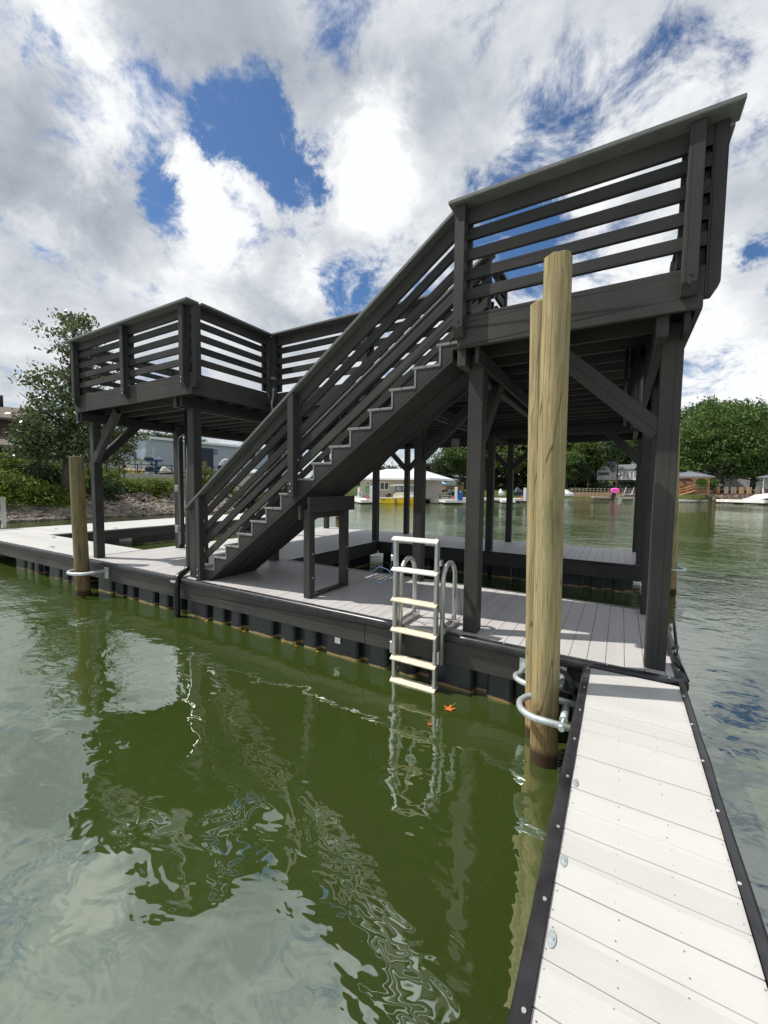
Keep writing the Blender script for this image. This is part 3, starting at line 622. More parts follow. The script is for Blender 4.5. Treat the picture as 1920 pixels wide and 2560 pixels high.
b = MB(); b.tube([(-.735,.25,.52),(-.72,.26,.25),(-.68,.33,.06),(-.62,.5,.03),(-.62,.62,.12),(-.66,.64,.34)], .003, 6); b.build('cable', BLK, ld)
# ================================================================ mooring piles and their hoops
def pile(x, y, r, z1, label, mat_, lean=(0,0), group='timber mooring piles', zb=-2.2):
    rnd = random.Random(int(x*100+y*17)); b = MB(); n = 46; K = 32; ph = [rnd.uniform(0,6.28) for _ in range(6)]; rings = []
    kn = [(rnd.uniform(WZ, z1), rnd.uniform(0,6.28), rnd.uniform(.03,.06)) for _ in range(9)]
    for i in range(n+2):
        t = min(i,n)/n; z = zb + (z1-zb)*t; cx = x+lean[0]*t*(z1-zb)+.004*math.sin(z*1.3+ph[0]); cy = y+lean[1]*t*(z1-zb)+.004*math.cos(z*1.1+ph[1]); ring = []
        for k in range(K):
            a = 2*math.pi*k/K; rr = r*(1.05-.10*t)*(1+.020*math.sin(2*a+z*.9+ph[2])+.012*math.sin(3*a-z*1.7+ph[3])+.008*math.sin(9*a+z*2.3+ph[4])+.005*math.sin(17*a+ph[5]+z))
            for kz, ka, ks in kn: rr += ks*.16*math.exp(-((z-kz)/ks)**2-((math.atan2(math.sin(a-ka),math.cos(a-ka))*r)/ks)**2)
            zz_ = z; 
            if i == n: zz_ = z - .010*abs(math.sin(a*3+ph[2])) - (.03 if math.sin(a+ph[3]) > .93 else 0)
            if i == n+1: rr *= .86; zz_ = z + .006*math.sin(a*2+ph[1])
            ring.append(b.bm.verts.new((cx+rr*math.cos(a), cy+rr*math.sin(a), zz_)))
        rings.append(ring)
    for i_, (A1, B1) in enumerate(zip(rings, rings[1:])):
        for k in range(K):
            f_ = b.bm.faces.new((A1[k],A1[(k+1)%K],B1[(k+1)%K],B1[k])); f_.smooth = i_ < n-1
    b.bm.faces.new(rings[-1])
    o = b.build('mooring_pile', mat_); tag(o, label, 'pile', group); return o
pile(.338,-.245,.093,2.985,'thick yellowish timber pile in the foreground, taller of the pair beside the finger pier',PILE,(-.010,.004))
pile(.268,.06,.090,2.82,'shorter greenish timber pile standing right behind the thick foreground pile',PILE,(-.025,.002))
pile(-7.32,.12,.112,1.86,'weathered timber pile held by a hoop near the front left column',PILE2,(-.028,0))
pile(1.645,6.2,.135,3.30,'timber pile half hidden behind the front right column',PILE,(-.03,0))
def hoop(name, label, pts, r=.022):
    b = MB(); b.tube(pts, r, 12); o = b.build(name, GALV); tag(o, label, 'pile hoop', 'galvanised pile hoops'); return o
def arc(cx, cy, rx, ry, a0, a1, z, n=14): return [(cx+rx*math.cos(R(a0+(a1-a0)*i/n)), cy+ry*math.sin(R(a0+(a1-a0)*i/n)), z) for i in range(n+1)]
h1 = hoop('pile_hoop', 'galvanised hoop around the thick foreground pile, bolted to the finger pier', [(.56,-.44,-.15)] + arc(.32,-.27,.17,.17,-90,-270,-.15) + [(.56,-.10,-.15)], .023)
b = MB(); b.tube([(.455,-.44,-.15),(.455,-.10,-.15)], .011, 10); b.tube([(.455,-.36,-.15),(.455,-.19,-.15)], .026, 14); b.tube([(.455,-.48,-.15),(.455,-.43,-.15)], .020, 12); b.build('roller', GALV, h1)
h2 = hoop('pile_hoop', 'galvanised hoop around the rear greenish pile, bolted to the main dock fascia', [(.06,.35,-.14)] + arc(.20,.14,.17,.11,150,270,-.15) + arc(.23,.14,.15,.11,275,360,-.15) + [(.375,.35,-.14)], .022)
b = MB(); b.box(.02,.11,.335,.352,-.20,-.07); b.box(.345,.40,.335,.352,-.20,-.07); b.tube([(.06,.30,-.13),(.36,.30,-.13)], .014, 10); b.build('bracket', GALV, h2)
h3 = hoop('pile_hoop', 'galvanised hoop around the weathered pile by the front left column', [(-6.98,.34,-.12),(-7.05,.1,-.135)] + arc(-7.32,.10,.24,.19,-30,-190,-.14) + [(-7.5,.30,-.13)], .026)
b = MB(); b.box(-7.04,-6.93,.32,.345,-.26,-.06); b.build('bracket', GALV, h3)
h4 = hoop('pile_hoop', 'galvanised hoop at the pile behind the front right column', arc(1.645,6.2,.2,.2,-140,90,-.10), .022)
# line tied at the right end of the dock
b = MB(); b.tube([(1.17,.95,.05),(1.19,.86,.10),(1.17,.78,.05)], .014, 8); b.tube([(1.185,.86,.09),(1.20,1.3,.22),(1.21,1.75,.10)], .012, 8); b.tube([(1.17,.78,.04),(1.2,.6,.02),(1.22,.45,-.02)], .014, 8)
o = b.build('mooring_cleat', BLK); tag(o, 'black mooring cleat and line on the dock end beside the front right column', 'cleat')
# floating autumn leaves
LEAF = noise_mat('orange_leaf', (.42,.10,.015), (.62,.22,.03), 12, rough=.6, bump=.2); LEAF2 = noise_mat('yellow_leaf', (.5,.26,.04), (.6,.4,.1), 12, rough=.6, bump=.2)
def leaf(x, y, s, m, label, rot=0, up=.01):
    b = MB(); P = []
    for k in range(10):
        a = rot + k*math.pi/5; rr = s*(1.0 if k % 2 == 0 else .42); P.append((x+rr*math.cos(a), y+rr*math.sin(a), WZ+.008+(up if k % 2 == 0 else 0)))
    c = b.bm.verts.new((x,y,WZ+.006)); V = [b.bm.verts.new(p) for p in P]
    for k in range(10): b.bm.faces.new((c, V[k], V[(k+1)%10]))
    b.tube([(x,y,WZ+.008),(x+s*.6*math.cos(rot+.6),y+s*.6*math.sin(rot+.6),WZ+.03),(x+s*1.3*math.cos(rot+.6),y+s*1.3*math.sin(rot+.6),WZ+.045)], .0025, 5)
    o = b.build('fallen_leaf', m); tag(o, label, 'leaf', 'leaves floating by the dock')
leaf(-.508,.03,.062,LEAF,'orange star-shaped leaf floating right of the ladder foot',.4)
leaf(-.56,-.28,.026,LEAF,'small rusty leaf floating on open water below the orange star-shaped leaf',1)
for i, (x, y, s) in enumerate(((-4.33,0.36,0.03),(-3.55,0.37,0.027),(-2.85,0.38,0.021),(-2.62,0.36,0.021),(-2.3,0.37,0.024))):
    leaf(x,y,s,LEAF2 if i % 2 == 0 else LEAF, ['yellow leaf at the float nearest the black down pipe','rusty leaf stuck between the second and third floats','small yellow leaf below the fascia left of the support frame','tiny rusty leaf against the floats below the support frame','yellow leaf against the floats left of the ladder'][i], i*.7, .004)
b = MB(); b.box(-2.06,-1.985,.404,.409,-.40,-.33); tag(b.build('float_tag', RUNGM, dock), 'small white paper tag')
# ================================================================ the shores
import numpy as np
def xy(px, D): p = at(px, 1240, D); return (p.x, p.y)
SH = [xy(1960,86), xy(1880,88), xy(1775,90), xy(1700,92), xy(1620,95), xy(1520,95), xy(1430,95), xy(1300,98), xy(1180,99), xy(1060,99), xy(900,96), xy(780,80), xy(730,55), xy(690,38), xy(640,32), xy(560,30.5), xy(420,29.3), xy(300,28.2), xy(200,27.4), xy(80,26.6), xy(-60,26.4), xy(-400,27), (-20,-25), (-22,-110), (110,-110), (110,60)]
P_ = np.array(SH)
def sdist(X, Y):
    d = np.full(X.shape, 1e9); inside = np.zeros(X.shape, bool); n = len(P_)
    for i in range(n):
        a = P_[i]; b = P_[(i+1)%n]; e = b-a
        t = np.clip(((X-a[0])*e[0]+(Y-a[1])*e[1])/(e@e), 0, 1)
        d = np.minimum(d, np.hypot(X-a[0]-t*e[0], Y-a[1]-t*e[1]))
        c = ((a[1] > Y) != (b[1] > Y)) & (X < (b[0]-a[0])*(Y-a[1])/(b[1]-a[1]+1e-12)+a[0]); inside ^= c
    return np.where(inside, -d, d)
def left_side(X, Y): 
    az = np.degrees(np.arctan2(X-CAM.x, Y-CAM.y)); return np.clip((-38-az)/6, 0, 1)   # 1 on the near left bank
def height(X, Y):
    d = sdist(X, Y); l = left_side(X, Y)
    hl = np.where(d < 0, np.maximum(-2, WZ+d*.5), WZ+np.minimum(d, 4.6)*.50 + np.clip(d-4.6, 0, 200)*.012)
    hill = np.clip(d-55, 0, 90)*.22*np.clip((X+2)/20, 0, 1) + np.clip(d-80, 0, 80)*.05
    hr = np.where(d < 0, np.maximum(-2, WZ+d*.3), .10 + np.clip(d, 0, 60)*.055 + hill)
    hr = np.where((d >= 0) & (d < 1.0), WZ + d*.63, hr)
    return hl*l + hr*(1-l)
def hz(x, y): return float(height(np.array([x]), np.array([y]))[0])
GRASS = noise_mat('lawn_grass', (.035,.055,.015), (.085,.105,.03), .35, rough=.9, bump=.3, bdist=.1, spec=.1)
xs = np.concatenate([np.arange(-400,-150,12), np.arange(-150,125,1.9), np.arange(125,400,12)]); ys = np.concatenate([np.arange(-60,205,1.9), np.arange(205,500,12)])
X, Y = np.meshgrid(xs, ys); Z = height(X, Y); Z += np.where(sdist(X,Y) > 3, .12*np.sin(X*.31)*np.cos(Y*.23), 0)
nx, ny = len(xs), len(ys); V = np.stack([X.ravel(), Y.ravel(), Z.ravel()], 1)
I = np.arange(nx*ny).reshape(ny, nx); F = np.stack([I[:-1,:-1].ravel(), I[:-1,1:].ravel(), I[1:,1:].ravel(), I[1:,:-1].ravel()], 1)
me = bpy.data.meshes.new('ground'); me.from_pydata(V.tolist(), [], F.tolist()); me.materials.append(GRASS)
for p in me.polygons: p.use_smooth = True
o = bpy.data.objects.new('ground', me); col.objects.link(o); o['kind'] = 'structure'
# ---------------------------------------------------------------- foliage
def foliage(name, c0, c1, tr=.25, rough=.55, scale=.8):
    m, nt, b = nodes(name); ge = N(nt, 'ShaderNodeNewGeometry')
    n = N(nt, 'ShaderNodeTexNoise'); n.inputs['Scale'].default_value = scale; n.inputs['Detail'].default_value = 3; L(nt, ge.outputs['Position'], n.inputs[0])
    ad = N(nt, 'ShaderNodeMath', operation='MULTIPLY_ADD'); ad.inputs[1].default_value = .35; L(nt, ge.outputs['Random Per Island'], ad.inputs[0]); L(nt, n.outputs[0], ad.inputs[2])
    r = ramp(nt, ad.outputs[0], [(.42, c0), (.95, c1)]); L(nt, r.outputs[0], b.inputs['Base Color']); b.inputs['Roughness'].default_value = rough; b.inputs['Specular IOR Level'].default_value = .3
    t = N(nt, 'ShaderNodeBsdfTranslucent'); L(nt, r.outputs[0], t.inputs[0]); mx = N(nt, 'ShaderNodeMixShader'); mx.inputs[0].default_value = tr
    L(nt, b.outputs[0], mx.inputs[1]); L(nt, t.outputs[0], mx.inputs[2]); L(nt, mx.outputs[0], nt.nodes['Material Output'].inputs['Surface']); return m
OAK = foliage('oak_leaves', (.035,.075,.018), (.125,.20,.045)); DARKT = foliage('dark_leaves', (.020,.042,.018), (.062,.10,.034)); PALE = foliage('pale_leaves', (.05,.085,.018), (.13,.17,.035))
MAGN = foliage('magnolia_leaves', (.05,.08,.03), (.19,.23,.09), .22, .22, 1.5); SHRUB = foliage('shrub_leaves', (.035,.07,.014), (.22,.28,.035), .3, .6, .55)
BARK = noise_mat('bark', (.045,.036,.028), (.11,.09,.07), 4, (3,3,.6), .9, .6, .03)
def leaves(name, lobes, n, size, seed, m, parent, shell=.55, clump=.82):
    rg = np.random.default_rng(seed); L_ = np.array([[*c, *r] for c, r in lobes]); vol = (L_[:,3]*L_[:,4]*L_[:,5])**.67; k = rg.choice(len(L_), n, p=vol/vol.sum())
    d = rg.normal(size=(n,3)); d /= np.linalg.norm(d, axis=1)[:,None]; rr = (shell + (1-shell)*rg.random(n)**.7)[:,None]*(1+.10*rg.normal(size=(n,1)))
    # clumps: pull points toward random twig centres
    C = L_[k,:3] + d*rr*L_[k,3:]
    nc = max(8, n//26); tw = C[rg.integers(0, n, nc)]
    idx = rg.integers(0, nc, n); nearest = tw[idx]; spread = size*2.6; C2 = nearest + rg.normal(size=(n,3))*spread*np.array([1,1,.55]); mask = rg.random(n) < clump; C = np.where(mask[:,None], C2, C)
    nr = d*.6 + rg.normal(size=(n,3))*.7 + np.array([0,0,.5]); nr /= np.linalg.norm(nr, axis=1)[:,None]
    a = np.cross(nr, rg.normal(size=(n,3))); a /= np.linalg.norm(a, axis=1)[:,None]; b = np.cross(nr, a); s = (size*(.6+.8*rg.random(n)))[:,None]
    V = np.stack([C-a*s, C-b*s*.5+nr*s*.12, C+a*s, C+b*s*.5+nr*s*.12], 1).reshape(-1,3) - np.array(parent['org'])
    me = bpy.data.meshes.new(name); me.vertices.add(4*n); me.vertices.foreach_set('co', V.ravel()); me.loops.add(4*n); me.loops.foreach_set('vertex_index', np.arange(4*n))
    me.polygons.add(n); me.polygons.foreach_set('loop_start', np.arange(0,4*n,4)); me.update(calc_edges=True); me.materials.append(m)
    o = bpy.data.objects.new(name, me); col.objects.link(o); o.parent = parent; o['org'] = parent['org']; return o
def limbs(b, base, top, r, n, reach, seed):
    rg = random.Random(seed); base = Vector(base); top = Vector(top); k = 7
    pts = [base.lerp(top, i/k) + Vector((rg.uniform(-1,1),rg.uniform(-1,1),0))*r*.4*(i > 0) for i in range(k+1)]
    b.tube(pts, [r*(1.35 if i == 0 else 1)*(1-.8*i/k) for i in range(k+1)], 9)
    for i in range(n):
        t = rg.uniform(.28,.9); p = base.lerp(top, t); a = rg.uniform(0, 6.28); q_ = p + Vector((math.cos(a), math.sin(a), rg.uniform(.3,.8)))*reach*(1.1-t)
        b.tube([p, p.lerp(q_,.5)+Vector((0,0,-reach*.05)), q_], [r*.42*(1.1-t)+.02, r*.25*(1.1-t)+.015, .012], 6)
def tree(name, x, y, H, W, m, label, seed, n=5000, size=.32, trunkfrac=.28, group=None, lob=11, z=None):
    z = hz(x, y) if z is None else z; t = thing(name, (x,y,z), label, 'tree', group); rg = random.Random(seed)
    L_ = []
    for i in range(lob):
        a = rg.uniform(0,6.28); hh = rg.uniform(0,1); rad = W*.5*rg.uniform(.25,.72)*math.sin(math.pi*(.18+.72*hh))**.6; r = W*rg.uniform(.15,.26)
        L_.append(((x+rad*math.cos(a), y+rad*math.sin(a), z+H*(trunkfrac+.10+(.86-trunkfrac-.08)*hh)), (r, r, r*.75)))
    L_.append(((x,y,z+H*.88),(W*.2,W*.2,H*.11)))
    b = MB(); limbs(b, (x,y,z-.3), (x,y,z+H*.85), max(.12,W*.032), 9, W*.42, seed); b.build('trunk', BARK, t)
    leaves('crown', L_, n, size, seed, m, t, .35); return t
# ---------------------------------------------------------------- facade helper
WHITE = noise_mat('white_siding', (.62,.63,.63), (.74,.74,.73), 3, (1,1,30), .6, .15, .01); TRIM = noise_mat('white_trim', (.7,.7,.7), (.8,.8,.8), 3, bump=0)
GLASS = noise_mat('dark_window_glass', (.03,.04,.05), (.08,.10,.11), 1.5, rough=.08, bump=0, spec=.9); SHING = noise_mat('grey_shingle', (.10,.11,.13), (.18,.19,.21), 5, (1,1,8), .85, .3, .02)
SHINGD = noise_mat('dark_shingle', (.035,.037,.045), (.075,.078,.09), 5, (1,1,8), .85, .3, .02); BROWNR = noise_mat('brown_shingle', (.085,.07,.058), (.15,.125,.10), 5, (1,1,8), .9, .3, .02)
BROWNW = noise_mat('brown_siding', (.04,.032,.028), (.085,.07,.06), 5, (1,1,10), .85, .2, .01); BRICK = noise_mat('brick_wall', (.24,.12,.085), (.38,.21,.155), 5, (1,1,12), .9, .3, .01)
METAL = noise_mat('blue_grey_cladding', (.29,.345,.40), (.37,.43,.49), 1.2, (12,12,.2), .5, .4, .03, metal=.1); METALW = noise_mat('white_metal_roof', (.66,.68,.70), (.80,.81,.82), 2, (6,6,1), .4, .1, .01)
NAVY = noise_mat('navy_door', (.006,.012,.035), (.012,.022,.055), 3, (1,1,20), .5, .2, .01); BEIGE = noise_mat('beige_wall', (.34,.31,.27), (.45,.42,.37), 2, (8,8,1), .8, .2, .01)
CONC = noise_mat('pale_concrete', (.40,.38,.35), (.58,.56,.52), 3, rough=.85, bump=.2); STONE = noise_mat('stone_wall', (.13,.10,.075), (.40,.33,.26), 2.2, rough=.9, bump=.9, bdist=.15, p0=.42, p1=.58)
BRWOOD = noise_mat('brown_dock_wood', (.10,.055,.035), (.20,.12,.08), 4, (1,1,4), .8, .3, .01); ORWOOD = noise_mat('orange_cedar', (.42,.20,.07), (.60,.32,.13), 4, (1,1,4), .6, .2, .01); GRWOOD = noise_mat('grey_dock_wood', (.22,.18,.14), (.36,.31,.25), 4, (1,1,4), .85, .2, .01)
DOCKW = noise_mat('white_dock', (.55,.54,.50), (.74,.73,.70), 2, bump=.1); SAGE = noise_mat('sage_siding', (.20,.27,.25), (.27,.34,.32), 2, (1,1,30), .7, .1)
def col_mat(n, c, rough=.4, **k): return noise_mat(n, tuple(v*.85 for v in c), tuple(min(1,v*1.12) for v in c), 3, rough=rough, bump=0, **k)
YEL = col_mat('yellow_gelcoat', (.88,.58,.012), .25); BLUEP = col_mat('blue_pump_paint', (.02,.10,.42), .35); REDH = col_mat('red_hose', (.62,.05,.06), .5); PINK = col_mat('pink_vinyl', (.85,.10,.50), .4)
YPOST = col_mat('yellow_bollard_paint', (.62,.47,.10), .5); RACKB = col_mat('blue_rack_steel', (.02,.10,.26), .5); GREENS = col_mat('green_sign', (.10,.30,.10), .6); CANB = col_mat('pale_blue_canvas', (.28,.42,.58), .8)
GELW = col_mat('white_gelcoat', (.75,.76,.77), .25); MAROON = col_mat('maroon_panel', (.20,.05,.06), .4); GREYP = col_mat('grey_panel', (.32,.32,.34), .4); CANK = col_mat('black_canvas', (.02,.02,.024), .8); DKTEAL = col_mat('dark_hull', (.015,.03,.045), .35)
class Fac:
    def __init__(s, pa, da, pb, db, depth):
        A = at(pa, 1220, da); B = at(pb, 1220, db); s.A = Vector((A.x,A.y,0)); s.B = Vector((B.x,B.y,0)); s.t = (s.B-s.A).normalized(); s.n = Vector((s.t.y,-s.t.x,0))
        if s.n.dot(Vector((CAM.x,CAM.y,0))-s.A) < 0: s.n = -s.n
        s.depth = depth
    def pt(s, px, py, off=0):
        d = ray(px, py); O = CAM; t = ((s.A + s.n*off) - O).dot(s.n)/d.dot(s.n); return O + d*t
    def z(s, px, py): return s.pt(px, py).z
    def box(s, b, px0, px1, z0, z1, o0, o1):
        a = s.pt(px0, 1215, 0); c = s.pt(px1, 1215, 0); P = []
        for z in (z0, z1):
            for p, o in ((a,o0),(c,o0),(c,o1),(a,o1)): v = Vector((p.x,p.y,0)) + s.n*o; P.append((v.x,v.y,z))
        b.hexa(P); return b
    def win(s, par, px0, px1, py0, py1, m=None, frame=TRIM, name='window', fw=.09, mull=0):
        z1 = s.z((px0+px1)/2, py0); z0 = s.z((px0+px1)/2, py1); a = s.pt(px0,1215).dot(s.t); c = s.pt(px1,1215).dot(s.t)
        b = MB(); s.box(b, px0, px1, z0, z1, -.02, .05); f = b.build(name, frame, par)
        k = fw/abs(c-a)*(px1-px0); b = MB(); q = 1+mull; wd = (px1-px0-k)/q
        for i in range(q): s.box(b, px0+k+i*wd, px0+i*wd+wd, z0+fw, z1-fw, .05, .065)
        b.build('pane', m or GLASS, f); return f
    def body(s, par, px0, px1, z0, z1, m, name='wall', dep=None, off=0):
        b = MB(); s.box(b, px0, px1, z0, z1, off-(dep or s.depth), off); return b.build(name, m, par)
    def gable_x(s, par, px0, px1, ze, zr, m, over=.4, dep=None, off=0, name='roof', hip=0, th=.15):   # ridge parallel to the facade
        dep = dep or s.depth; a = s.pt(px0,1215); c = s.pt(px1,1215); a = Vector((a.x,a.y,0))-s.t*over; c = Vector((c.x,c.y,0))+s.t*over; f = s.n*(off+over); r = s.n*(off-dep-over); mid = (f+r)/2
        ah = a + s.t*hip; ch = c - s.t*hip; b = MB(); Zv = lambda v, z: Vector((v.x,v.y,z))
        P = [Zv(a+f,ze),Zv(c+f,ze),Zv(c+r,ze),Zv(a+r,ze),Zv(ah+mid,zr),Zv(ch+mid,zr)]
        v = [b.bm.verts.new(p) for p in P]; v2 = [b.bm.verts.new(Vector(p)-Vector((0,0,th))) for p in P[:4]]
        for q in ((0,1,5,4),(2,3,4,5),(1,2,5),(3,0,4)): b.bm.faces.new([v[i] for i in q])
        b.bm.faces.new(v2[::-1])
        for i in range(4): b.bm.faces.new((v[i], v2[i], v2[(i+1)%4], v[(i+1)%4]))
        return b.build(name, m, par)
    def gable_n(s, par, px0, px1, ze, zr, m, wallm, over=.3, dep=None, off=0, name='roof'):   # gable end facing the viewer
        dep = dep or s.depth; a = s.pt(px0,1215); c = s.pt(px1,1215); a = Vector((a.x,a.y,0)); c = Vector((c.x,c.y,0)); mid = (a+c)/2; Zv = lambda v, z: Vector((v.x,v.y,z)); f = s.n*off; r = -s.n*dep
        b = MB(); b.prism([Zv(a+f,ze-.02),Zv(c+f,ze-.02),Zv(mid+f,zr-.05)], r); b.build('gable', wallm, par)
        b = MB(); sl = (zr-ze)/((c-a).length/2); fo = s.n*(off+over); th = Vector((0,0,.16))
        for e, sg in ((a,-1),(c,1)):
            lo = e + s.t*sg*over; b.prism([Zv(lo+fo,ze-over*sl+.03),Zv(mid+fo,zr+.03),Zv(mid+fo,zr+.03)+th,Zv(lo+fo,ze-over*sl+.03)+th], r-s.n*over)
        return b.build(name, m, par)
def base_of(f, px, z=0): p = f.pt(px, 1215); return (p.x, p.y, z)
# ---------------------------------------------------------------- left shore: buildings
f = Fac(-60,40,130,40,9); gz = 1.9
h = thing('brown_house', base_of(f,0,gz), 'low brown building with two tiers of brown shingle roof behind the magnolia tree', 'building')
f.body(h,-60,120,gz-.5,f.z(20,1118),BROWNW); f.body(h,-60,110,gz-.3,f.z(20,1040),BROWNW,dep=8,off=-1.6)
z0 = f.z(20,1040); f.gable_x(h,-60,112,z0,f.z(20,1006)+.35,BROWNR,dep=7,off=-1.6,over=.5)
b = MB(); A_ = f.z(20,1085); B_ = f.z(20,1116); a = f.pt(-60,1215); c = f.pt(125,1215); zz_ = lambda v,z: Vector((v.x,v.y,z))
b.prism([zz_(a+f.n*1.6,B_),zz_(a-f.n*1.62,A_),zz_(a-f.n*1.62,A_-.15),zz_(a+f.n*1.6,B_-.18)], Vector((c.x-a.x,c.y-a.y,0))); b.build('porch_roof', BROWNR, h)
b = MB(); p = f.pt(13,1215); b.tube([(p.x,p.y,z0+.6),(p.x,p.y,f.z(13,993)+.1)], .12, 8); b.build('chimney', CANK, h)
f.win(h,-8,4,1130,1160)
f = Fac(78,50,240,52,8); h = thing('beige_shed', base_of(f,150,gz), 'long beige block building glimpsed between the magnolia trunk and its lowest branches', 'building')
f.body(h,78,240,gz-.5,f.z(150,1137),BEIGE); f.gable_x(h,78,240,f.z(150,1137),f.z(150,1128),BEIGE,over=.2); f.win(h,120,132,1150,1166)
f = Fac(352,60,720,74,30); h = thing('metal_warehouse', base_of(f,500,gz), 'tall blue-grey metal clad warehouse with pale roof edge behind the boat yard', 'warehouse')
ze = f.z(430,1098); f.body(h,366,724,gz-.5,ze,METAL); f.gable_x(h,366,724,ze+.05,ze+1.6,METALW,over=.35,th=.3)
f.body(h,338,366,gz-.5,f.z(350,1112),METAL,name='annex_wall',dep=14,off=-3)
b = MB(); f.box(b,494,534,gz,f.z(514,1120),-.05,.06); b.build('roller_door', NAVY, h)
b = MB(); f.box(b,535.5,544.5,f.z(540,1136),f.z(540,1124.5),-.02,.07); s_ = b.build('wall_sign', col_mat('sign_blue',(.05,.06,.22)), h)
b = MB(); f.box(b,535.5,544.5,f.z(540,1129.7),f.z(540,1129),.07,.085); f.box(b,539.3,541,f.z(540,1133.3),f.z(540,1131),.07,.085); b.build('sign_mark', TRIM, s_)
f.win(h,384,387,1120,1145,m=NAVY); f.win(h,600,640,1122,1150)
f = Fac(296,54,366,57,9); h = thing('white_office', base_of(f,330,gz), 'low white building with grey garage doors in front of the warehouse corner', 'building')
f.body(h,296,372,gz-.5,f.z(330,1147),WHITE); b = MB(); f.box(b,294,374,f.z(330,1147),f.z(330,1144.5),-9.2,.3); b.build('roof', METALW, h)
for a in (341,350.5): f.win(h,a,a+7,1161,1186,m=GREYP,name='garage_door')
b = MB(); f.box(b,337.5,339,gz,f.z(338,1148),.02,.12); b.build('down_pipe', GREYP, h); f.win(h,305,318,1160,1172)
# yard: retaining wall, fence, bollards, rack, boats
RW = [at(x,1210,D) for x, D in ((300,38.5),(430,39),(560,40),(690,43))]
b = MB()
for p, q_ in zip(RW, RW[1:]): b.beam((p.x,p.y,1.4),(q_.x,q_.y,1.4),.3,1.5)
tag(b.build('retaining_wall', CONC), 'pale concrete retaining wall of the boat yard above the green bank', 'wall')
fe = thing('yard_fence', tuple(Vector((RW[0].x,RW[0].y,2.15))), 'thin black metal railing on the concrete wall of the boat yard', 'fence')
b = MB()
for p, q_ in zip(RW, RW[1:]):
    for z in (2.35,2.9): b.tube([(p.x,p.y,z),(q_.x,q_.y,z)], .035, 6)
b.build('rail', CANK, fe)
for p, q_ in zip(RW, RW[1:]):
    for k in range(3):
        c = p.lerp(q_, k/3); b = MB(); b.tube([(c.x,c.y,1.2),(c.x,c.y,2.95)], .04, 6); b.build('fence_post', CANK, fe)
b = MB(); p0 = at(0,1180,31); p1 = at(310,1180,33)
for z in (2.35,2.75): b.tube([(p0.x,p0.y,z),(p1.x,p1.y,z)], .03, 6)
for k in range(7): c = p0.lerp(p1,k/6); b.tube([(c.x,c.y,1.6),(c.x,c.y,2.78)], .035, 6)
tag(b.build('bank_railing', CANK), 'thin black railing along the top of the green bank under the magnolia', 'fence')
b0 = None
for i, (px, D) in enumerate(((313,48),(325,49),(337,50),(348,51),(358,52))):
    p = at(px,1190,D); g = 1.95; b = MB(); zt = at(px,1171+i*.8,D).z; b.tube([(p.x,p.y,g-.2),(p.x,p.y,zt-.1),(p.x,p.y,zt-.03),(p.x,p.y,zt)], [.17,.17,.13,.05], 12)
    o = b.build('bollard', YPOST); tag(o, ['leftmost of five yellow bollards before the white office','second yellow bollard from the left before the white office','middle one of the five yellow bollards in the yard','fourth yellow bollard, just left of the first garage door','rightmost yellow bollard beside the blue rack'][i], 'bollard', 'yellow bollards in the boat yard')
rk = thing('jet_ski_rack', tuple(Vector((*at(392,1190,50)[:2],1.95))), 'blue steel storage rack holding dark jet skis in the boat yard', 'rack')
def rb(px0,px1,py0,py1,D,m,name,dep=.4,par=rk):
    a = at(px0,py1,D); c = at(px1,py1,D); zt = at(px0,py0,D).z; d = Vector((c.x-a.x,c.y-a.y,0)).normalized(); n = Vector((-d.y,d.x,0))*dep/2
    b = MB(); b.hexa([(a-n)[:],(c-n)[:],(c+n)[:],(a+n)[:]] + [Vector((v.x,v.y,zt))[:] for v in (a-n,c-n,c+n,a+n)]); return b.build(name, m, par)
rb(389,394.5,1149,1189,50,RACKB,'upright'); rb(377.5,382,1156,1176,50.5,RACKB,'upright'); rb(366,406,1151,1153.5,50,RACKB,'arm',1.6); rb(364,404,1176,1178.5,50,RACKB,'arm',1.6); rb(384,392,1160,1164,50,RACKB,'arm')
def ski(px0, px1, py0, py1, D, m, label, name='jet_ski'):
    a = at(px0,py1,D); c = at(px1,py1,D); zt = at(px0,py0,D).z; H = zt-a.z; d = Vector((c.x-a.x,c.y-a.y,0)); Ln = d.length; d.normalize(); n = Vector((-d.y,d.x,0)); t = thing(name, tuple(a), label, 'jet ski', 'jet skis stored on the rack')
    b = MB(); prof = [(0,.3),(.04,.5),(.35,.6),(.62,.62),(.85,.55),(1,.42),(.93,.16),(.75,.02),(.1,.02)]
    b.prism([(a + d*Ln*x + n*-.5 + Vector((0,0,z*H)))[:] for x, z in prof], n*1.0); b.build('hull', m, t, bevel=.08)
    b = MB(); prof = [(.08,.58),(.14,.76),(.4,.72),(.5,.62)]; b.prism([(a + d*Ln*x + n*-.25 + Vector((0,0,z*H)))[:] for x, z in prof], n*.5); b.build('seat', CANK, t, bevel=.04)
    b = MB(); prof = [(.5,.6),(.56,1),(.62,.98),(.78,.6)]; b.prism([(a + d*Ln*x + n*-.3 + Vector((0,0,z*H)))[:] for x, z in prof], n*.6); b.build('handlebar_cowl', GREYP, t, bevel=.04)
ski(359,386,1138,1151,50,DKTEAL,'dark jet ski left on the top level of the blue rack'); ski(384,410,1141,1151,50.6,GREYP,'grey jet ski right on the top level of the blue rack'); ski(361,388,1162,1176,49.6,DKTEAL,'dark jet ski left on the lower level of the blue rack'); ski(392,408,1163,1176,50.6,DKTEAL,'dark jet ski right on the lower level of the blue rack')
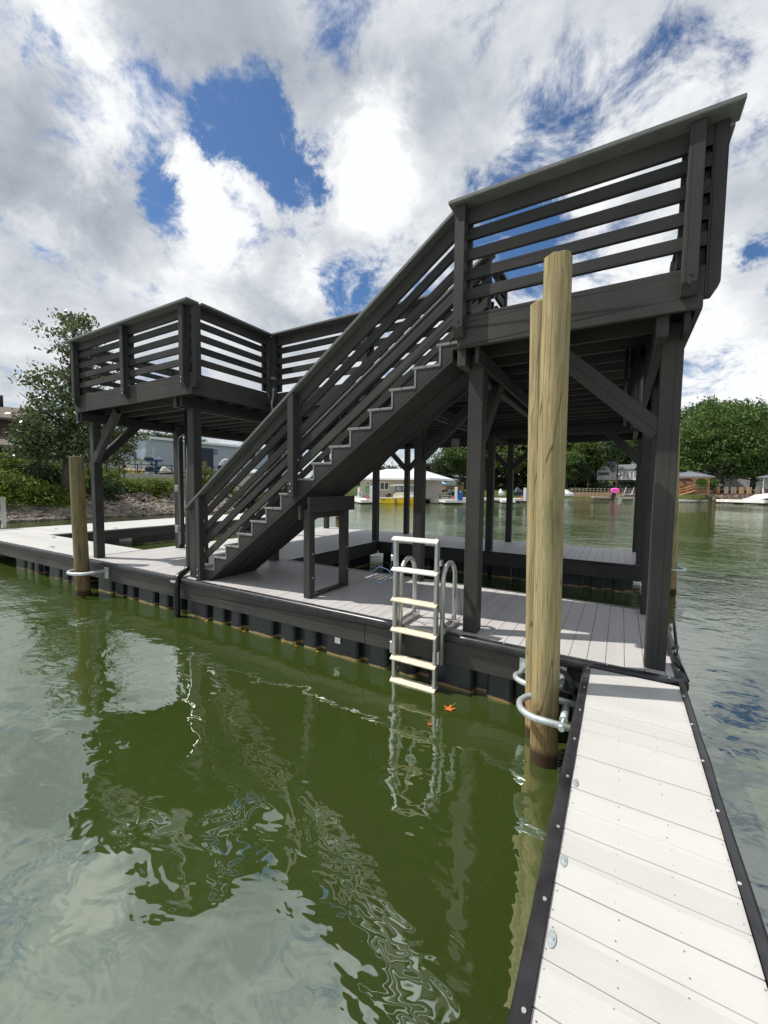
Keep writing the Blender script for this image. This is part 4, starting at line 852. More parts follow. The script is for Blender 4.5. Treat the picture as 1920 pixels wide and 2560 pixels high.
def hullbox(name, px0, px1, py0, py1, D, m, label, cat, cover=None, group=None, wd=2.2):
    a = at(px0,py1,D); c = at(px1,py1,D); zt = at(px0,py0,D).z; H = zt-a.z; d = Vector((c.x-a.x,c.y-a.y,0)); Ln = d.length; d.normalize(); n = Vector((-d.y,d.x,0)); t = thing(name, tuple(a), label, cat, group)
    b = MB(); n_ = 9; rings = []
    for i in range(n_+1):
        u = i/n_; w_ = wd/2*(1-max(0,(u-.55)/.45)**2.2*.93); zb = .02+.25*max(0,u-.6); P = [(-w_,.44),(-w_*.85,.12+zb*.3),(0,zb*.5),(w_*.85,.12+zb*.3),(w_,.44)]
        rings.append([b.bm.verts.new(a + d*Ln*u + n*x + Vector((0,0,z*H + u*.04*H))) for x, z in P])
    for A1, B1 in zip(rings, rings[1:]):
        for k in range(4): b.bm.faces.new((A1[k],A1[k+1],B1[k+1],B1[k]))
        b.bm.faces.new((A1[4],A1[0],B1[0],B1[4]))
    b.bm.faces.new(rings[0]); b.build('hull', m, t)
    b = MB(); rg = random.Random(px0*7); prev = None; rings = []
    for i in range(8):
        u = .04+.86*i/7; hh = .46 + (.54*(.35,.8,1,.95,.7,.5,.3,.1)[i]); w_ = wd/2*(.96 if i < 5 else .75-.12*(i-5))
        rings.append([b.bm.verts.new(a + d*Ln*u + n*x + Vector((0,0,z*H))) for x, z in ((-w_,.44),(-w_*.75,hh*.86),(0,hh+rg.uniform(-.03,.03)),(w_*.75,hh*.86),(w_,.44))])
    for A1, B1 in zip(rings, rings[1:]):
        for k in range(4): b.bm.faces.new((A1[k],A1[k+1],B1[k+1],B1[k]))
    b.build('cover', cover or GELW, t); return t
hullbox('covered_boat',398,436,1166,1196,45,CANK,'boat wrapped in a pale wrinkled cover parked behind the yard railing','boat',cover=BEIGE)
hullbox('covered_boat',546,600,1145,1180,49,DKTEAL,'dark boat with grey cover on a stand left of the staircase handrail','boat',cover=GREYP)
hullbox('covered_boat',602,668,1168,1192,47,GELW,'white boat seen through the lower stair slats in the yard','boat',cover=GELW)
a = at(303,1180,47); b = MB(); b.obox((a.x,a.y,1.9),.55,.5,.6,.5); tag(b.build('red_container', col_mat('red_paint',(.45,.04,.03))), 'small red container at the left end of the yellow bollards', 'container')
# riprap
ROCK = noise_mat('riprap_stone', (.09,.075,.062), (.34,.285,.235), 1.6, rough=.9, bump=.6, bdist=.03, p0=.35, p1=.7)
b = MB(); rg = random.Random(3)
ico = bmesh.new(); bmesh.ops.create_icosphere(ico, subdivisions=1, radius=1); IV = [v.co.copy() for v in ico.verts]; IF = [[v.index for v in f_.verts] for f_ in ico.faces]; ico.free()
LS = [Vector((*xy(px, D),0)) for px, D in ((-60,26.4),(80,26.6),(200,27.4),(300,28.2),(420,29.3),(560,30.5),(640,32),(690,38))]
for i in range(5600):
    k = rg.choices(range(len(LS)-1), [(LS[j+1]-LS[j]).length for j in range(len(LS)-1)])[0]; p = LS[k].lerp(LS[k+1], rg.random()); e = (LS[k+1]-LS[k]).normalized(); nn = Vector((-e.y,e.x,0))
    if nn.dot(p-Vector((CAM.x,CAM.y,0))) < 0: nn = -nn
    u = rg.random()**1.1*3.3-.15; p = p + nn*u; z = WZ+max(u,0)*.5+.02; s = rg.uniform(.07,.17)*(1.2 if u < 1 else .95)
    M = Matrix.Rotation(rg.uniform(0,6.28),3,'Z') @ Matrix.Rotation(rg.uniform(-.5,.5),3,'X') @ Matrix.Diagonal((s*rg.uniform(1,1.6),s,s*rg.uniform(.45,.75)))
    vs = [b.bm.verts.new(Vector((p.x,p.y,z+.03)) + M @ (v*rg.uniform(.82,1.15))) for v in IV]
    for q_ in IF: b.bm.faces.new([vs[j] for j in q_])
tag(b.build('riprap', ROCK), kind='stuff')
# undergrowth on the bank
ug = thing('undergrowth', (-25,5,0), None, None); bpy.data.objects.remove(ug)
class Root(dict): pass
def stuff_leaves(name, lobes, n, size, seed, m):
    o0 = bpy.data.objects.new('tmp', None); col.objects.link(o0); o0['org'] = (0,0,0); o = leaves(name, lobes, n, size, seed, m, o0, .2); o.parent = None; bpy.data.objects.remove(o0); o['kind'] = 'stuff'; return o
lob = []
for i in range(150):
    px = rg.uniform(-40,690); D0 = np.interp(px, [-60,80,200,300,420,560,640,690],[26.4,26.6,27.4,28.2,29.3,30.5,32,38]); u = rg.uniform(2.4 if px > 190 else 1.3, 3.9 if px > 280 else 7); p = at(px,1240,D0+u); z = hz(p.x,p.y); s = rg.uniform(.35,.75)*(.62 if px > 280 else 1)
    if abs(px-225) < 40 and u < 3: continue
    lob.append(((p.x,p.y,z+.15),(s*1.5,s*1.5,s)))
stuff_leaves('undergrowth', lob, 26000, .085, 5, SHRUB)
for i, (px, D, s, m_, lb) in enumerate(((25,29,1.15,SHRUB,'bright green shrub at the left edge on the bank'),(85,28.6,1.0,SHRUB,'yellow-green shrub right of the grey gangway handrail'),(130,30.5,1.2,DARKT,'dark shrub under the magnolia left of its trunk'),(262,30,1.1,DARKT,'dark shrub right of the weathered pile'),(330,31.5,.5,SHRUB,'low yellow-green shrub below the yard wall'),(395,32,.45,SHRUB,'small yellow-green shrub left of the rear conduit column'),(505,34,1.25,PALE,'bright shrub behind the short pile left of the handrail'),(112,33,1.0,MAGN,'dark rounded shrub beside the brown building'),(30,32,1.1,SHRUB,'tall pale grass clump before the brown building'))):
    p = at(px,1240,D); z = hz(p.x,p.y); t = thing('shrub', (p.x,p.y,z), lb, 'shrub', 'shrubs on the left bank'); b = MB(); limbs(b,(p.x,p.y,z-.1),(p.x,p.y,z+s*.9),.05,5,s*.7,i); b.build('stem', BARK, t)
    leaves('foliage', [((p.x+rg.uniform(-.5,.5)*s,p.y+rg.uniform(-.5,.5)*s,z+s*rg.uniform(.35,.8)),(s*.7,s*.7,s*.5)) for _ in range(5)], 1500, .085, 40+i, m_, t, .4)
# magnolia
mx_, my_ = at(165,1200,29.5)[:2]; mz = hz(mx_, my_); mg = thing('magnolia_tree', (mx_,my_,mz), 'tall glossy dark magnolia with ragged tapering crown left of the upper deck', 'tree')
Mp = lambda px, py, D=29.5: Vector(at(px, py, D))
b = MB(); limbs(b,(mx_,my_,mz-.3),(Mp(188,800))[:],.26,22,3.4,4); b.tube([(mx_,my_,mz),Mp(172,1130)[:],Mp(120,1100)[:],Mp(95,1060)[:]],[.2,.14,.09,.03],7); b.build('trunk', BARK, mg)
S_ = 29.5/FPX; L_ = []
for px, py, r in ((180,805,22),(210,800,15),(150,815,16),(222,815,12),(110,816,15),(95,812,8),(130,828,14),(195,840,30),(170,850,18),(138,865,16),(132,890,12),(190,890,34),(240,850,14),(250,880,16),(230,905,22),(205,940,38),(150,935,24),(115,935,20),(80,945,18),(70,950,10),(250,950,26),(280,930,14),(120,985,34),(180,990,46),(245,1000,36),(103,1010,22),(290,985,20),(88,1040,28),(130,1045,50),(200,1050,56),(265,1060,46),(310,1040,22),(52,1062,15),(75,1085,26),(110,1095,46),(180,1100,46),(250,1110,44),(310,1100,36),(345,1085,20),(350,1115,14),(75,1125,28),(215,1135,34),(275,1140,30),(34,1100,9),(130,1130,30),(318,1130,20)):
    r *= .86
    for dz in ((0,) if r < 16 else (-r*.5,r*.5)):
        c = Mp(px,py,29.5+dz*S_); L_.append((tuple(c),(r*S_,r*S_*1.1,r*S_*.75)))
leaves('crown', L_, 15500, .105, 11, MAGN, mg, .40, .93)
# gangway rail of the left walkway
gw = thing('gangway', (-15.6,1.0,0), 'grey aluminium gangway handrail at the far left end of the dock', 'gangway')
for y_ in (1.42,-.6): b = MB(); b.beam((-15.25,y_,0),(-15.25,y_,.92),.10,.06,(1,0,0)); b.build('post', ALU, gw)
b = MB(); b.beam((-15.25,1.48,.90),(-15.3,-.7,1.25),.12,.05); b.beam((-15.25,1.42,.48),(-15.3,-.7,.70),.05,.05); b.build('handrail', ALU, gw)
b = MB(); b.box(-16.6,-15.06,-.9,1.3,-.05,-.01); b.build('deck_plate', DOCKW, gw)
pile(*xy(513,41),.17,at(513,1154,41).z,'short pale pile standing far behind the stair handrail on the left',PILE2)
p = at(847,1300,24); pile(p.x,p.y,.20,1.0,'pale pile behind the far dock, seen left of the stair support frame',PILE)
# ---------------------------------------------------------------- middle distance: fuel dock
def fdock(name, label, pts, wdt, z=-.13, thick=.28, m=DOCKW, group='white floating docks across the water'):
    t = thing(name, (pts[0][0],pts[0][1],WZ), label, 'dock', group)
    for (x0,y0),(x1,y1) in zip(pts, pts[1:]):
        b = MB(); b.beam((x0,y0,z-thick/2),(x1,y1,z-thick/2),wdt,thick); b.build('deck', m, t)
        d = Vector((x1-x0,y1-y0,0)); n_ = max(2,int(d.length/3)); e = d.normalized(); nn = Vector((-e.y,e.x,0))
        for k in range(n_):
            c = Vector((x0,y0,0)) + d*((k+.5)/n_); b = MB(); b.obox((c.x,c.y,WZ-.15),1.5,wdt-.15,.15+z-thick-WZ+.02,math.atan2(d.y,d.x)); b.build('float', FLOATM, t)
    return t
fdock('marina_dock','white floating dock in front of the beige fuel building, left part',[(-28.9,39.3),(-22.3,33.3)],2.2)
fdock('marina_dock','white floating dock finger carrying the first blue fuel pump, pointing this way',[(-21.0,45.5),(-14.8,38.7)],2.4,z=-.05)
fdock('marina_dock','long white floating dock behind the fuel pumps',[(-30,41),(-20,45.8),(-6.2,54.0)],2.6,z=-.02)
fdock('marina_dock','low grey slip floating between yellow boat and fuel finger',[(-18.5,41.2),(-16.3,39.6)],.9,z=-.22)
fdock('marina_dock','short white dock stub between the two middle columns',[(-12.4,50.6),(-10.8,45.8)],1.6)
fdock('marina_dock','white dock carrying the second blue fuel pump',[(-9.8,51.2),(-5.8,52.6)],2.0,z=-.05)
f = Fac(868,52,1075,47,7); h = thing('fuel_building', base_of(f,980,-.1), 'beige fuel dock building with broad white roof behind the yellow boat', 'building')
ze = f.z(980,1196); f.body(h,900,1056,-.1,ze,BEIGE); f.gable_x(h,896,1062,ze+.05,f.z(980,1169),METALW,over=1.0,hip=3.2,th=.22)
f.win(h,950,973,1205,1225,mull=1); f.win(h,896.5,905,1229,1243,m=SAGE,name='door'); f.win(h,916,925,1204,1213); f.win(h,1026,1031,1211,1243,name='door',m=SAGE)
b = MB(); f.box(b,1024,1026,f.z(1025,1224),f.z(1025,1216),.05,.12); b.build('notice', CANB, h)
c = f.pt(918.5,1223.5,.10); b = MB(); K = 16; ap = []
for i in range(K): a_ = i*2*math.pi/K; v = c + f.t*math.cos(a_)*.32*1.0 + Vector((0,0,math.sin(a_)*.42)); ap.append(v[:])
b.prism(ap, f.n*.06); s_ = b.build('wall_sign', GREENS, h)
b = MB(); P = [(c + f.n*.07 + f.t*(.10+math.cos(i*math.pi/5)*.07) + Vector((0,0,math.sin(i*math.pi/5)*.05)))[:] for i in range(10)]; b.prism(P, f.n*.02); b.build('sign_mark', TRIM, s_)
f.body(h,884,900,-.1,f.z(890,1218),WHITE,name='side_wing',dep=4,off=-1)
def pump(px, D, label):
    a = at(px,1250,D); z = -.05; t = thing('fuel_pump', (a.x,a.y,z), label, 'fuel pump', 'blue fuel pumps on the marina docks'); e = Vector((_r.x,_r.y,0)).normalized()
    b = MB(); b.obox((a.x,a.y,z),.28,.28,1.42,.3); b.build('post', GELW, t, bevel=.03); c = a + e*.44; b = MB(); b.obox((c.x,c.y,z+.02),.48,.42,.90,.3); b.build('cabinet', BLUEP, t, bevel=.03)
    c = a + e*.44; b = MB(); b.obox((c.x,c.y,z+.93),.20,.2,.10,.3); b.build('cap', GELW, t); c = a - e*.32; b = MB()
    b.tube([(c.x+.14*math.cos(k*.7)*(1-k*.01),c.y,z+.28+.16*math.sin(k*.7)) for k in range(30)], .035, 6); b.build('hose', REDH, t)
pump(1140,42.5,'blue fuel pump with white post and red hose, left of the middle front column'); pump(1312,48,'blue fuel pump with white post and red hose, left of the thick yellow pile'); pump(928.5,37.5,'blue fuel pump partly hidden behind a far dark column near the green sign')
# picnic table and canopy
a = at(1112,1240,47); pt_ = thing('picnic_table', (a.x,a.y,0), 'dark metal picnic table left of the first blue fuel pump', 'table'); e = Vector((_r.x,_r.y,0)).normalized(); g = Vector((-e.y,e.x,0)); an = math.atan2(e.y,e.x)
b = MB(); b.obox((a.x,a.y,.68),1.5,.8,.05,an); b.build('tabletop', GREYP, pt_)
for s_ in (-1,1):
    c = a + g*s_*.7; b = MB(); b.obox((c.x,c.y,.38),1.5,.28,.04,an); b.build('bench', GREYP, pt_)
    c = a + e*s_*.55; b = MB(); b.beam((c+g*.7+Vector((0,0,-c.z)))[:],(c+g*-.05+Vector((0,0,.68-c.z)))[:],.06,.06); b.beam((c-g*.7+Vector((0,0,-c.z)))[:],(c+g*.05+Vector((0,0,.68-c.z)))[:],.06,.06); b.build('leg', CANK, pt_)
f = Fac(1072,60,1118,60,4); h = thing('blue_canopy', base_of(f,1095,0), 'pale blue hipped boat canopy on posts left of the brown ramp', 'canopy')
f.gable_x(h,1074,1116,f.z(1095,1208.5),f.z(1095,1202),CANB,over=.1,hip=.8); 
for px in (1081,1112):
    b = MB(); f.box(b,px,px+1.4,WZ,f.z(px,1209),-.1,0); b.build('post', GRWOOD, h)
hullbox('moored_boat',1060,1082,1208,1240,52,CANK,'black covered boat moored under the blue canopy','boat',cover=CANK)
f = Fac(1082,70,1160,74,2); h = thing('brown_ramp', base_of(f,1110,0), 'brown wooden ramp and deck rising right behind the picnic table', 'ramp')
b = MB(); p0 = f.pt(1084,1231); p1 = f.pt(1117,1221); b.beam(p0[:],p1[:],.9,.18); b.beam((p0+Vector((0,0,.9)))[:],(p1+Vector((0,0,.9)))[:],.1,.1); b.beam((p0+Vector((0,0,.5)))[:],(p1+Vector((0,0,.5)))[:],.1,.1); b.build('walkway', BRWOOD, h)
b = MB(); f.box(b,1116,1160,f.z(1130,1224),f.z(1130,1213.5),-2,0); b.build('platform', BRWOOD, h)
for px in (1118,1128,1138,1150):
    b = MB(); f.box(b,px,px+1.2,WZ-.5,f.z(px,1218),-.1,.05); b.build('post', BRWOOD, h)
for (pa,pb,D,yt,yr,m1,m2,lb) in ((1072,1100,100,1197,1190,BEIGE,SHING,'beige house with grey gable roof behind the blue canopy'),(1098,1118,104,1201,1193,GREYP,SHINGD,'grey house with dark roof left of the sage green house'),(1117,1141,98,1200,1197,SAGE,SHING,'sage green house left of the middle front column')):
    f = Fac(pa,D,pb,D,9); h = thing('shore_house', base_of(f,(pa+pb)/2,1), lb, 'house', 'houses on the far shore'); ze = f.z((pa+pb)/2,yt); f.body(h,pa,pb,.2,ze,m1); f.gable_x(h,pa,pb,ze,f.z((pa+pb)/2,yr),m2,over=.4)
    f.win(h,pa+3,pa+7,yt+2,yt+8); f.win(h,pb-8,pb-4,yt+2,yt+7)
# yellow boat
a0 = at(941,1250,45.5); a1 = at(1052,1258,43.5); yb = thing('yellow_boat', (a0.x,a0.y,WZ), 'yellow hulled work boat with white cabin, clear curtains and hardtop moored at the fuel dock', 'boat')
d = Vector((a1.x-a0.x,a1.y-a0.y,0)); Ln = d.length; d.normalize(); n = Vector((-d.y,d.x,0)); n = -n if n.y < 0 else n; A0 = Vector((a0.x,a0.y,WZ))
def yp(u, v, z): return (A0 + d*Ln*u + n*v + Vector((0,0,z)))[:]
b = MB(); rings = []
for i in range(13):
    u = i/12; fl = max(0,(u-.55)/.45); w_ = 1.25*(1-fl**2.4*.97); zt = .58 + .22*fl**1.5 + .08*u; wl = w_*(1-.45*fl); P = [(-w_,zt),(-wl,.18),(-wl*.8,-.2),(wl*.8,-.2),(wl,.18),(w_,zt)]
    rings.append([b.bm.verts.new(yp(u*.92 + .08*fl*(1 if z > .3 else .3)*.9, 1.25+v, z)) for v, z in P])
for A1, B1 in zip(rings, rings[1:]):
    for k in range(6): b.bm.faces.new((A1[k],A1[(k+1)%6],B1[(k+1)%6],B1[k]))
b.bm.faces.new(rings[0]); b.bm.faces.new(rings[-1]); b.build('hull', YEL, yb)
b = MB()
for i in range(12):
    u0, u1 = i/12, (i+1)/12; F0 = lambda u: (max(0,(u-.55)/.45)); zt = lambda u: .58+.22*F0(u)**1.5+.08*u; wv_ = lambda u: 1.25*(1-F0(u)**2.4*.97); uu = lambda u: u*.92+.072*F0(u)
    b.beam(yp(uu(u0),1.25-wv_(u0)-.02,zt(u0)+.05), yp(uu(u1),1.25-wv_(u1)-.02,zt(u1)+.05), .12, .10)
b.build('gunwale', GELW, yb)
b = MB(); b.prism([yp(.34,.5,.4),yp(.36,.5,1.15),yp(.42,.5,1.36),yp(.72,.5,1.36),yp(.80,.5,1.0),yp(.84,.5,.7)], n*1.5); b.build('cabin', GELW, yb, bevel=.05)
b = MB(); b.prism([yp(.415,.48,1.36),yp(.40,.48,1.97),yp(.66,.48,1.97),yp(.71,.48,1.36)], n*1.54); b.build('curtain', GREYP, yb)
b = MB()
for (u0,z0,u1,z1) in ((.415,1.36,.40,2.0),(.71,1.36,.66,2.0),(.40,1.98,.66,1.98),(.415,1.38,.71,1.38),(.55,1.36,.53,1.98),(.415,1.36,.34,1.1)): b.beam(yp(u0,.46,z0),yp(u1,.46,z1),.06,.07)
b.build('frame', NAVY, yb); b = MB(); b.prism([yp(.27,.3,1.96),yp(.28,.3,2.03),yp(.45,.3,2.14),yp(.74,.3,2.12),yp(.74,.3,2.03)], n*1.9); b.build('hardtop', GELW, yb)
b = MB(); b.prism([yp(.10,1.1,.55),yp(.13,1.1,.95),yp(.17,1.1,1.12),yp(.22,1.1,1.1),yp(.22,1.1,.8),yp(.16,1.1,.5)], n*.45); b.build('outboard_motor', CANK, yb, bevel=.05)
b = MB(); b.box(*sorted((yp(.43,-.05,0)[0],yp(.47,-.05,0)[0])),*sorted((yp(.43,-.05,0)[1]-.03,yp(.47,-.02,0)[1])),WZ+.02,WZ+.62); b.build('rub_strip', BRWOOD, yb)
ang = math.atan2(d.y,d.x); 
for tx, u in (('E',.135),('D',.175),('E',.205),('X',.30)):
    lo = Vector(yp(u,-.03,.36)); txt(tx,.24,CANK,'hull_letter',yb,lo[:],(R(90),0,ang))
# ---------------------------------------------------------------- right shore: the white house
D = 112; f = Fac(1488,D,1640,D-4,9); gzr = f.z(1505,1200)
h = thing('white_house', base_of(f,1550,gzr), 'white two storey house with grey shingle gables on the lawn across the water', 'house')
f.body(h,1491,1526,gzr,f.z(1508,1176),WHITE); f.gable_n(h,1491,1526,f.z(1508,1176),f.z(1508,1153),SHINGD,WHITE)
f.body(h,1520,1594,gzr,f.z(1560,1172),WHITE,name='wing_wall',off=-1.5); f.gable_x(h,1520,1600,f.z(1560,1172),f.z(1560,1158),SHING,off=-1.5,over=.3)
f.body(h,1571,1602,gzr,f.z(1585,1152),WHITE,name='upper_wall',dep=7,off=-2.8); f.gable_n(h,1571,1602,f.z(1585,1152),f.z(1585,1134),SHING,WHITE,off=-2.8)
f.body(h,1594,1634,gzr+.3,f.z(1610,1172),WHITE,name='wing_wall',off=1); f.gable_n(h,1590,1640,f.z(1610,1172),f.z(1610,1150),SHING,WHITE,off=1)
b = MB(); f.box(b,1602,1652,f.z(1625,1160),f.z(1625,1128),-8,-4); b.build('upper_wall', SHING, h)
f.win(h,1496.5,1519,1180,1189,mull=3); b = MB(); f.box(b,1494.5,1496.3,f.z(1495,1189),f.z(1495,1180),0,.06); b.build('shutter', CANK, h); b = MB(); f.box(b,1519.2,1521,f.z(1520,1189),f.z(1520,1180),0,.06); b.build('shutter', CANK, h)
f2 = Fac(1488,D+1.5,1640,D-2.5,9)
for a in (1527.5,1556,1565,1574,1583.5): f2.win(h,a,a+5,1178,1192)
f3 = Fac(1488,D+2.8,1640,D-1.2,9); f3.win(h,1577,1597,1154,1162,mull=2)
f4 = Fac(1488,D-1,1640,D-5,9); f4.win(h,1602,1607,1178,1192); f4.win(h,1608,1613,1178,1192)
b = MB(); f.box(b,1594,1634,gzr-.4,gzr+.3,-7,1.05); b.build('foundation', BRICK, h)
for px, D_, s, lb in ((1500,108,1.5,'left clipped green shrub before the white house gable'),(1514,107,1.8,'larger green shrub before the white house gable'),(1566,105,1.1,'dark mound left of the black bimini top'),(1580,105,1.3,'dark rounded shrub before the white house windows')):
    p = at(px,1205,D_); z = hz(p.x,p.y); t = thing('shrub', (p.x,p.y,z), lb, 'shrub', 'shrubs by the white house'); leaves('foliage', [((p.x,p.y,z+s*.5),(s*1.3,s*1.2,s*.7))], 700, .2, int(px), DARKT, t, .5)
# seawall and fence
sw = [at(px,1240,95.2) for px in (1425,1460,1490,1520,1560,1640)]
b = MB()
for p, q_ in zip(sw, sw[1:]): b.beam((p.x,p.y,-.1),(q_.x,q_.y,-.1),.4,1.3)
tag(b.build('seawall', noise_mat('tan_seawall',(.20,.13,.08),(.36,.25,.16),1.2,rough=.9,bump=.5,bdist=.05)), 'tan seawall below the lawn of the white house', 'seawall')
fe = thing('lawn_fence', (sw[0].x,sw[0].y,.6), 'pale slender rail fence on the seawall by the white house', 'fence')
b = MB()
for p, q_ in zip(sw, sw[1:]):
    for z in (.95,1.35): b.tube([(p.x,p.y+.5,z),(q_.x,q_.y+.5,z)], .04, 5)
b.build('rail', GRWOOD, fe)
for px in range(1430,1640,9):
    c = at(px,1240,95.4); b = MB(); b.obox((c.x,c.y+.2,.4),.12,.12,1.05,0); b.build('fence_post', GRWOOD, fe)
fdock('marina_dock','low dock left of the pink tube across the water',[xy(1481,81),xy(1521,81.5)],2.2,z=-.05,m=GRWOOD)
fdock('marina_dock','low dock in front of the pontoon boat right of the pink tube',[xy(1546,80.5),xy(1640,81)],2.0,z=-.05,m=GRWOOD)
# pontoon boat
P0 = Vector((*xy(1549,84.5),WZ)); P1 = Vector((*xy(1650,85.5),WZ)); pb = thing('pontoon_boat', tuple(P0), 'grey and maroon pontoon boat with black bimini top and pale masts across the water', 'boat')
d = (P1-P0); Ln = d.length; d.normalize(); n = Vector((-d.y,d.x,0))
def pp(u, v, z): return (P0 + d*Ln*u + n*v + Vector((0,0,z)))[:]
for v in (.3,2.1):
    b = MB(); b.tube([pp(0,v,.22),pp(.05,v,.22),pp(.95,v,.22),pp(1,v,.3)],[.1,.33,.33,.1],10); b.build('pontoon', GALV, pb)
b = MB(); b.beam(pp(0,1.2,.62),pp(1,1.2,.62),2.6,.12); b.build('deck', GREYP, pb)
b = MB(); b.beam(pp(.12,-.08,.95),pp(1,-.08,.95),.06,.5); b.build('side_panel', GREYP, pb); b = MB(); b.beam(pp(.12,-.10,.76),pp(1,-.10,.76),.05,.14); b.build('stripe', MAROON, pb)
b = MB(); b.beam(pp(.10,-.08,1.55),pp(1,-.08,1.55),.06,.06)
for u in (.12,.3,.5,.7,.9): b.beam(pp(u,-.08,1.1),pp(u,-.08,1.6),.05,.05,(1,0,0))
b.build('rail', GELW, pb)
b = MB(); b.beam(pp(.45,.6,1.35),pp(.95,.6,1.35),.5,.5); b.build('seat', GREYP, pb, bevel=.08); b = MB(); b.beam(pp(.1,.6,1.3),pp(.2,.6,1.4),.5,.5); b.build('seat', MAROON, pb, bevel=.08)
for u in (.10,.30): b = MB(); b.beam(pp(u,-.1,.9),pp(u+.05,-.1,2.2),.22,.10,(1,0,0)); b.build('mast', GELW, pb)
bt = MB(); bt.prism([pp(-.12,-.1,3.05),pp(-.02,-.1,3.22),pp(.3,-.1,3.28),pp(.5,-.1,3.18),pp(.5,-.1,3.10),pp(.3,-.1,3.18),pp(-.02,-.1,3.10)], n*2.4); o_ = bt.build('bimini_top', CANK, pb)
b = MB()
for v in (-.1,2.3):
    for u0, u1 in ((.25,-.1),(.25,.48),(.12,.2),(.35,.0)): b.beam(pp(u0,v,1.5),pp(u1,v,3.1),.04,.04)
b.build('bimini_frame', CANK, o_)
b = MB(); c = Vector((*xy(1531,80.3),0)); b.prism([(c + d*x + Vector((0,0,z)))[:] for x, z in ((-.2,WZ-.2),(-.1,.5),(0,.75),(.45,.75),(.55,.3),(.2,WZ-.2))], n*.5); o = b.build('outboard_motor', CANK); tag(o,'black outboard motor hanging below the pink tube','motor')
b = MB(); c = Vector((*xy(1537,80.5),1.05))
pts = []
for k in range(21): a_ = k*2*math.pi/20; pts.append((c + d*.52*math.cos(a_) + Vector((0,0,.26*math.sin(a_))))[:])
b.tube(pts, .22, 10, cap=False); b.tube([(c+n*.1-d*.45)[:],(c+n*.1+d*.45)[:]], .22, 8)
tag(b.build('towable_tube', PINK), 'bright pink inflatable tube between the two docks across the water', 'inflatable')
hullbox('moored_boat',1404,1436,1224,1242,90,GELW,'small white boat moored at the seawall right of the thick yellow pile','boat',cover=GELW)
hullbox('moored_boat',1284,1311,1218,1240,66,DKTEAL,'dark covered boat behind the second blue fuel pump','boat',cover=DKTEAL)
hullbox('moored_boat',1246,1262,1222,1240,70,GELW,'small white boat between two far dark columns','boat',cover=GELW)
# ---------------------------------------------------------------- gazebo
D = 80; f = Fac(1640,D,1790,D,6.5); gzb = thing('gazebo', base_of(f,1710,WZ), 'cedar gazebo with grey hip roof on a brown piled deck across the water', 'gazebo')
ze = f.z(1735,1191); f.gable_x(gzb,1662,1779,ze,f.z(1715,1176),SHING,over=.35,hip=3.6,th=.2)
zd = f.z(1750,1233)
for px in (1668,1735,1771):
    for o_ in (-.2,-5.8):
        b = MB(); f.box(b,px,px+2.6,zd,ze-.1,o_-.2,o_); b.build('post', ORWOOD, gzb)
b = MB(); 
for px, s_ in ((1735,-1),(1735,1),(1771,-1)): p = f.pt(px+1.3,1202); q_ = f.pt(px+1.3+s_*9,1193.5); b.beam(p[:],q_[:],.12,.16)
b.build('brace', ORWOOD, gzb); b = MB(); f.box(b,1660,1777,ze-.32,ze-.12,-.3,-.05); b.build('beam', ORWOOD, gzb)
b = MB(); f.box(b,1655,1777,zd-.25,zd,-6.2,.3); b.build('deck', BRWOOD, gzb)
b = MB(); f.box(b,1735,1777,zd+.85,zd+.95,.1,.22); f.box(b,1735,1777,zd+.15,zd+.22,.1,.2)
for k in range(16): x = 1736+k*2.6; f.box(b,x,x+.7,zd+.15,zd+.9,.12,.18)
b.build('railing', BRWOOD, gzb)
for px in (1660,1690,1733,1752,1771):
    b = MB(); f.box(b,px,px+2.4,WZ-1,zd-.2,-.3,0); b.build('pile', BRWOOD, gzb)
b = MB(); p = f.pt(1738,1226); q_ = f.pt(1690,1240); b.beam(p[:],q_[:],1.3,.16); b.beam((p+Vector((0,0,.9)))[:],(q_+Vector((0,0,.9)))[:],.1,.1); b.beam((p+Vector((0,0,.5)))[:],(q_+Vector((0,0,.5)))[:],.08,.08); b.build('ramp', ORWOOD, gzb)
a = at(1708,1222,83); b = MB(); b.obox((a.x,a.y,zd),.8,.8,.45,0); b.obox((a.x,a.y+.35,zd+.45),.8,.12,.7,0); b.obox((a.x-.36,a.y,zd+.45),.1,.7,.22,0); b.obox((a.x+.36,a.y,zd+.45),.1,.7,.22,0); tag(b.build('deck_chair', ORWOOD), 'orange wooden chair on the gazebo deck', 'chair')
fdock('marina_dock','low slanting white dock below the gazebo',[xy(1690,78),xy(1760,82)],1.2,z=-.2)
# stone wall with walkway, paired posts and rope
wl = [at(px,1240,88.5) for px in (1776,1800,1830,1860,1895,1930)]
b = MB()
for p, q_ in zip(wl, wl[1:]): b.beam((p.x,p.y,.05),(q_.x,q_.y,.05),.8,1.35)
tag(b.build('stone_wall', STONE), 'rough stone retaining wall right of the gazebo', 'wall')
wk = thing('shore_walkway', tuple(wl[0]), 'brown walkway on piles along the stone wall with paired posts and ropes', 'walkway')
b = MB(); W0, W1 = at(1776,1240,86), at(1930,1240,86); b.beam((W0.x,W0.y,.78),(W1.x,W1.y,.78),1.2,.16); b.build('walkway_deck', BRWOOD, wk)
WP = [1793,1796,1812,1817,1830,1837,1850,1856,1869,1875,1890,1896,1910]
for px in WP:
    p = at(px,1240,86.2); b = MB(); b.obox((p.x,p.y,.6),.26,.26,1.3,0); b.build('post', ORWOOD if px in (1793,1796,1869,1850) else GRWOOD, wk)
for px in (1779,1791,1799,1812,1824,1838,1850,1864,1876,1890):
    p = at(px,1240,85.5); b = MB(); b.obox((p.x,p.y,WZ-1),.2,.2,1.75,0); b.build('pile', BRWOOD, wk)
b = MB()
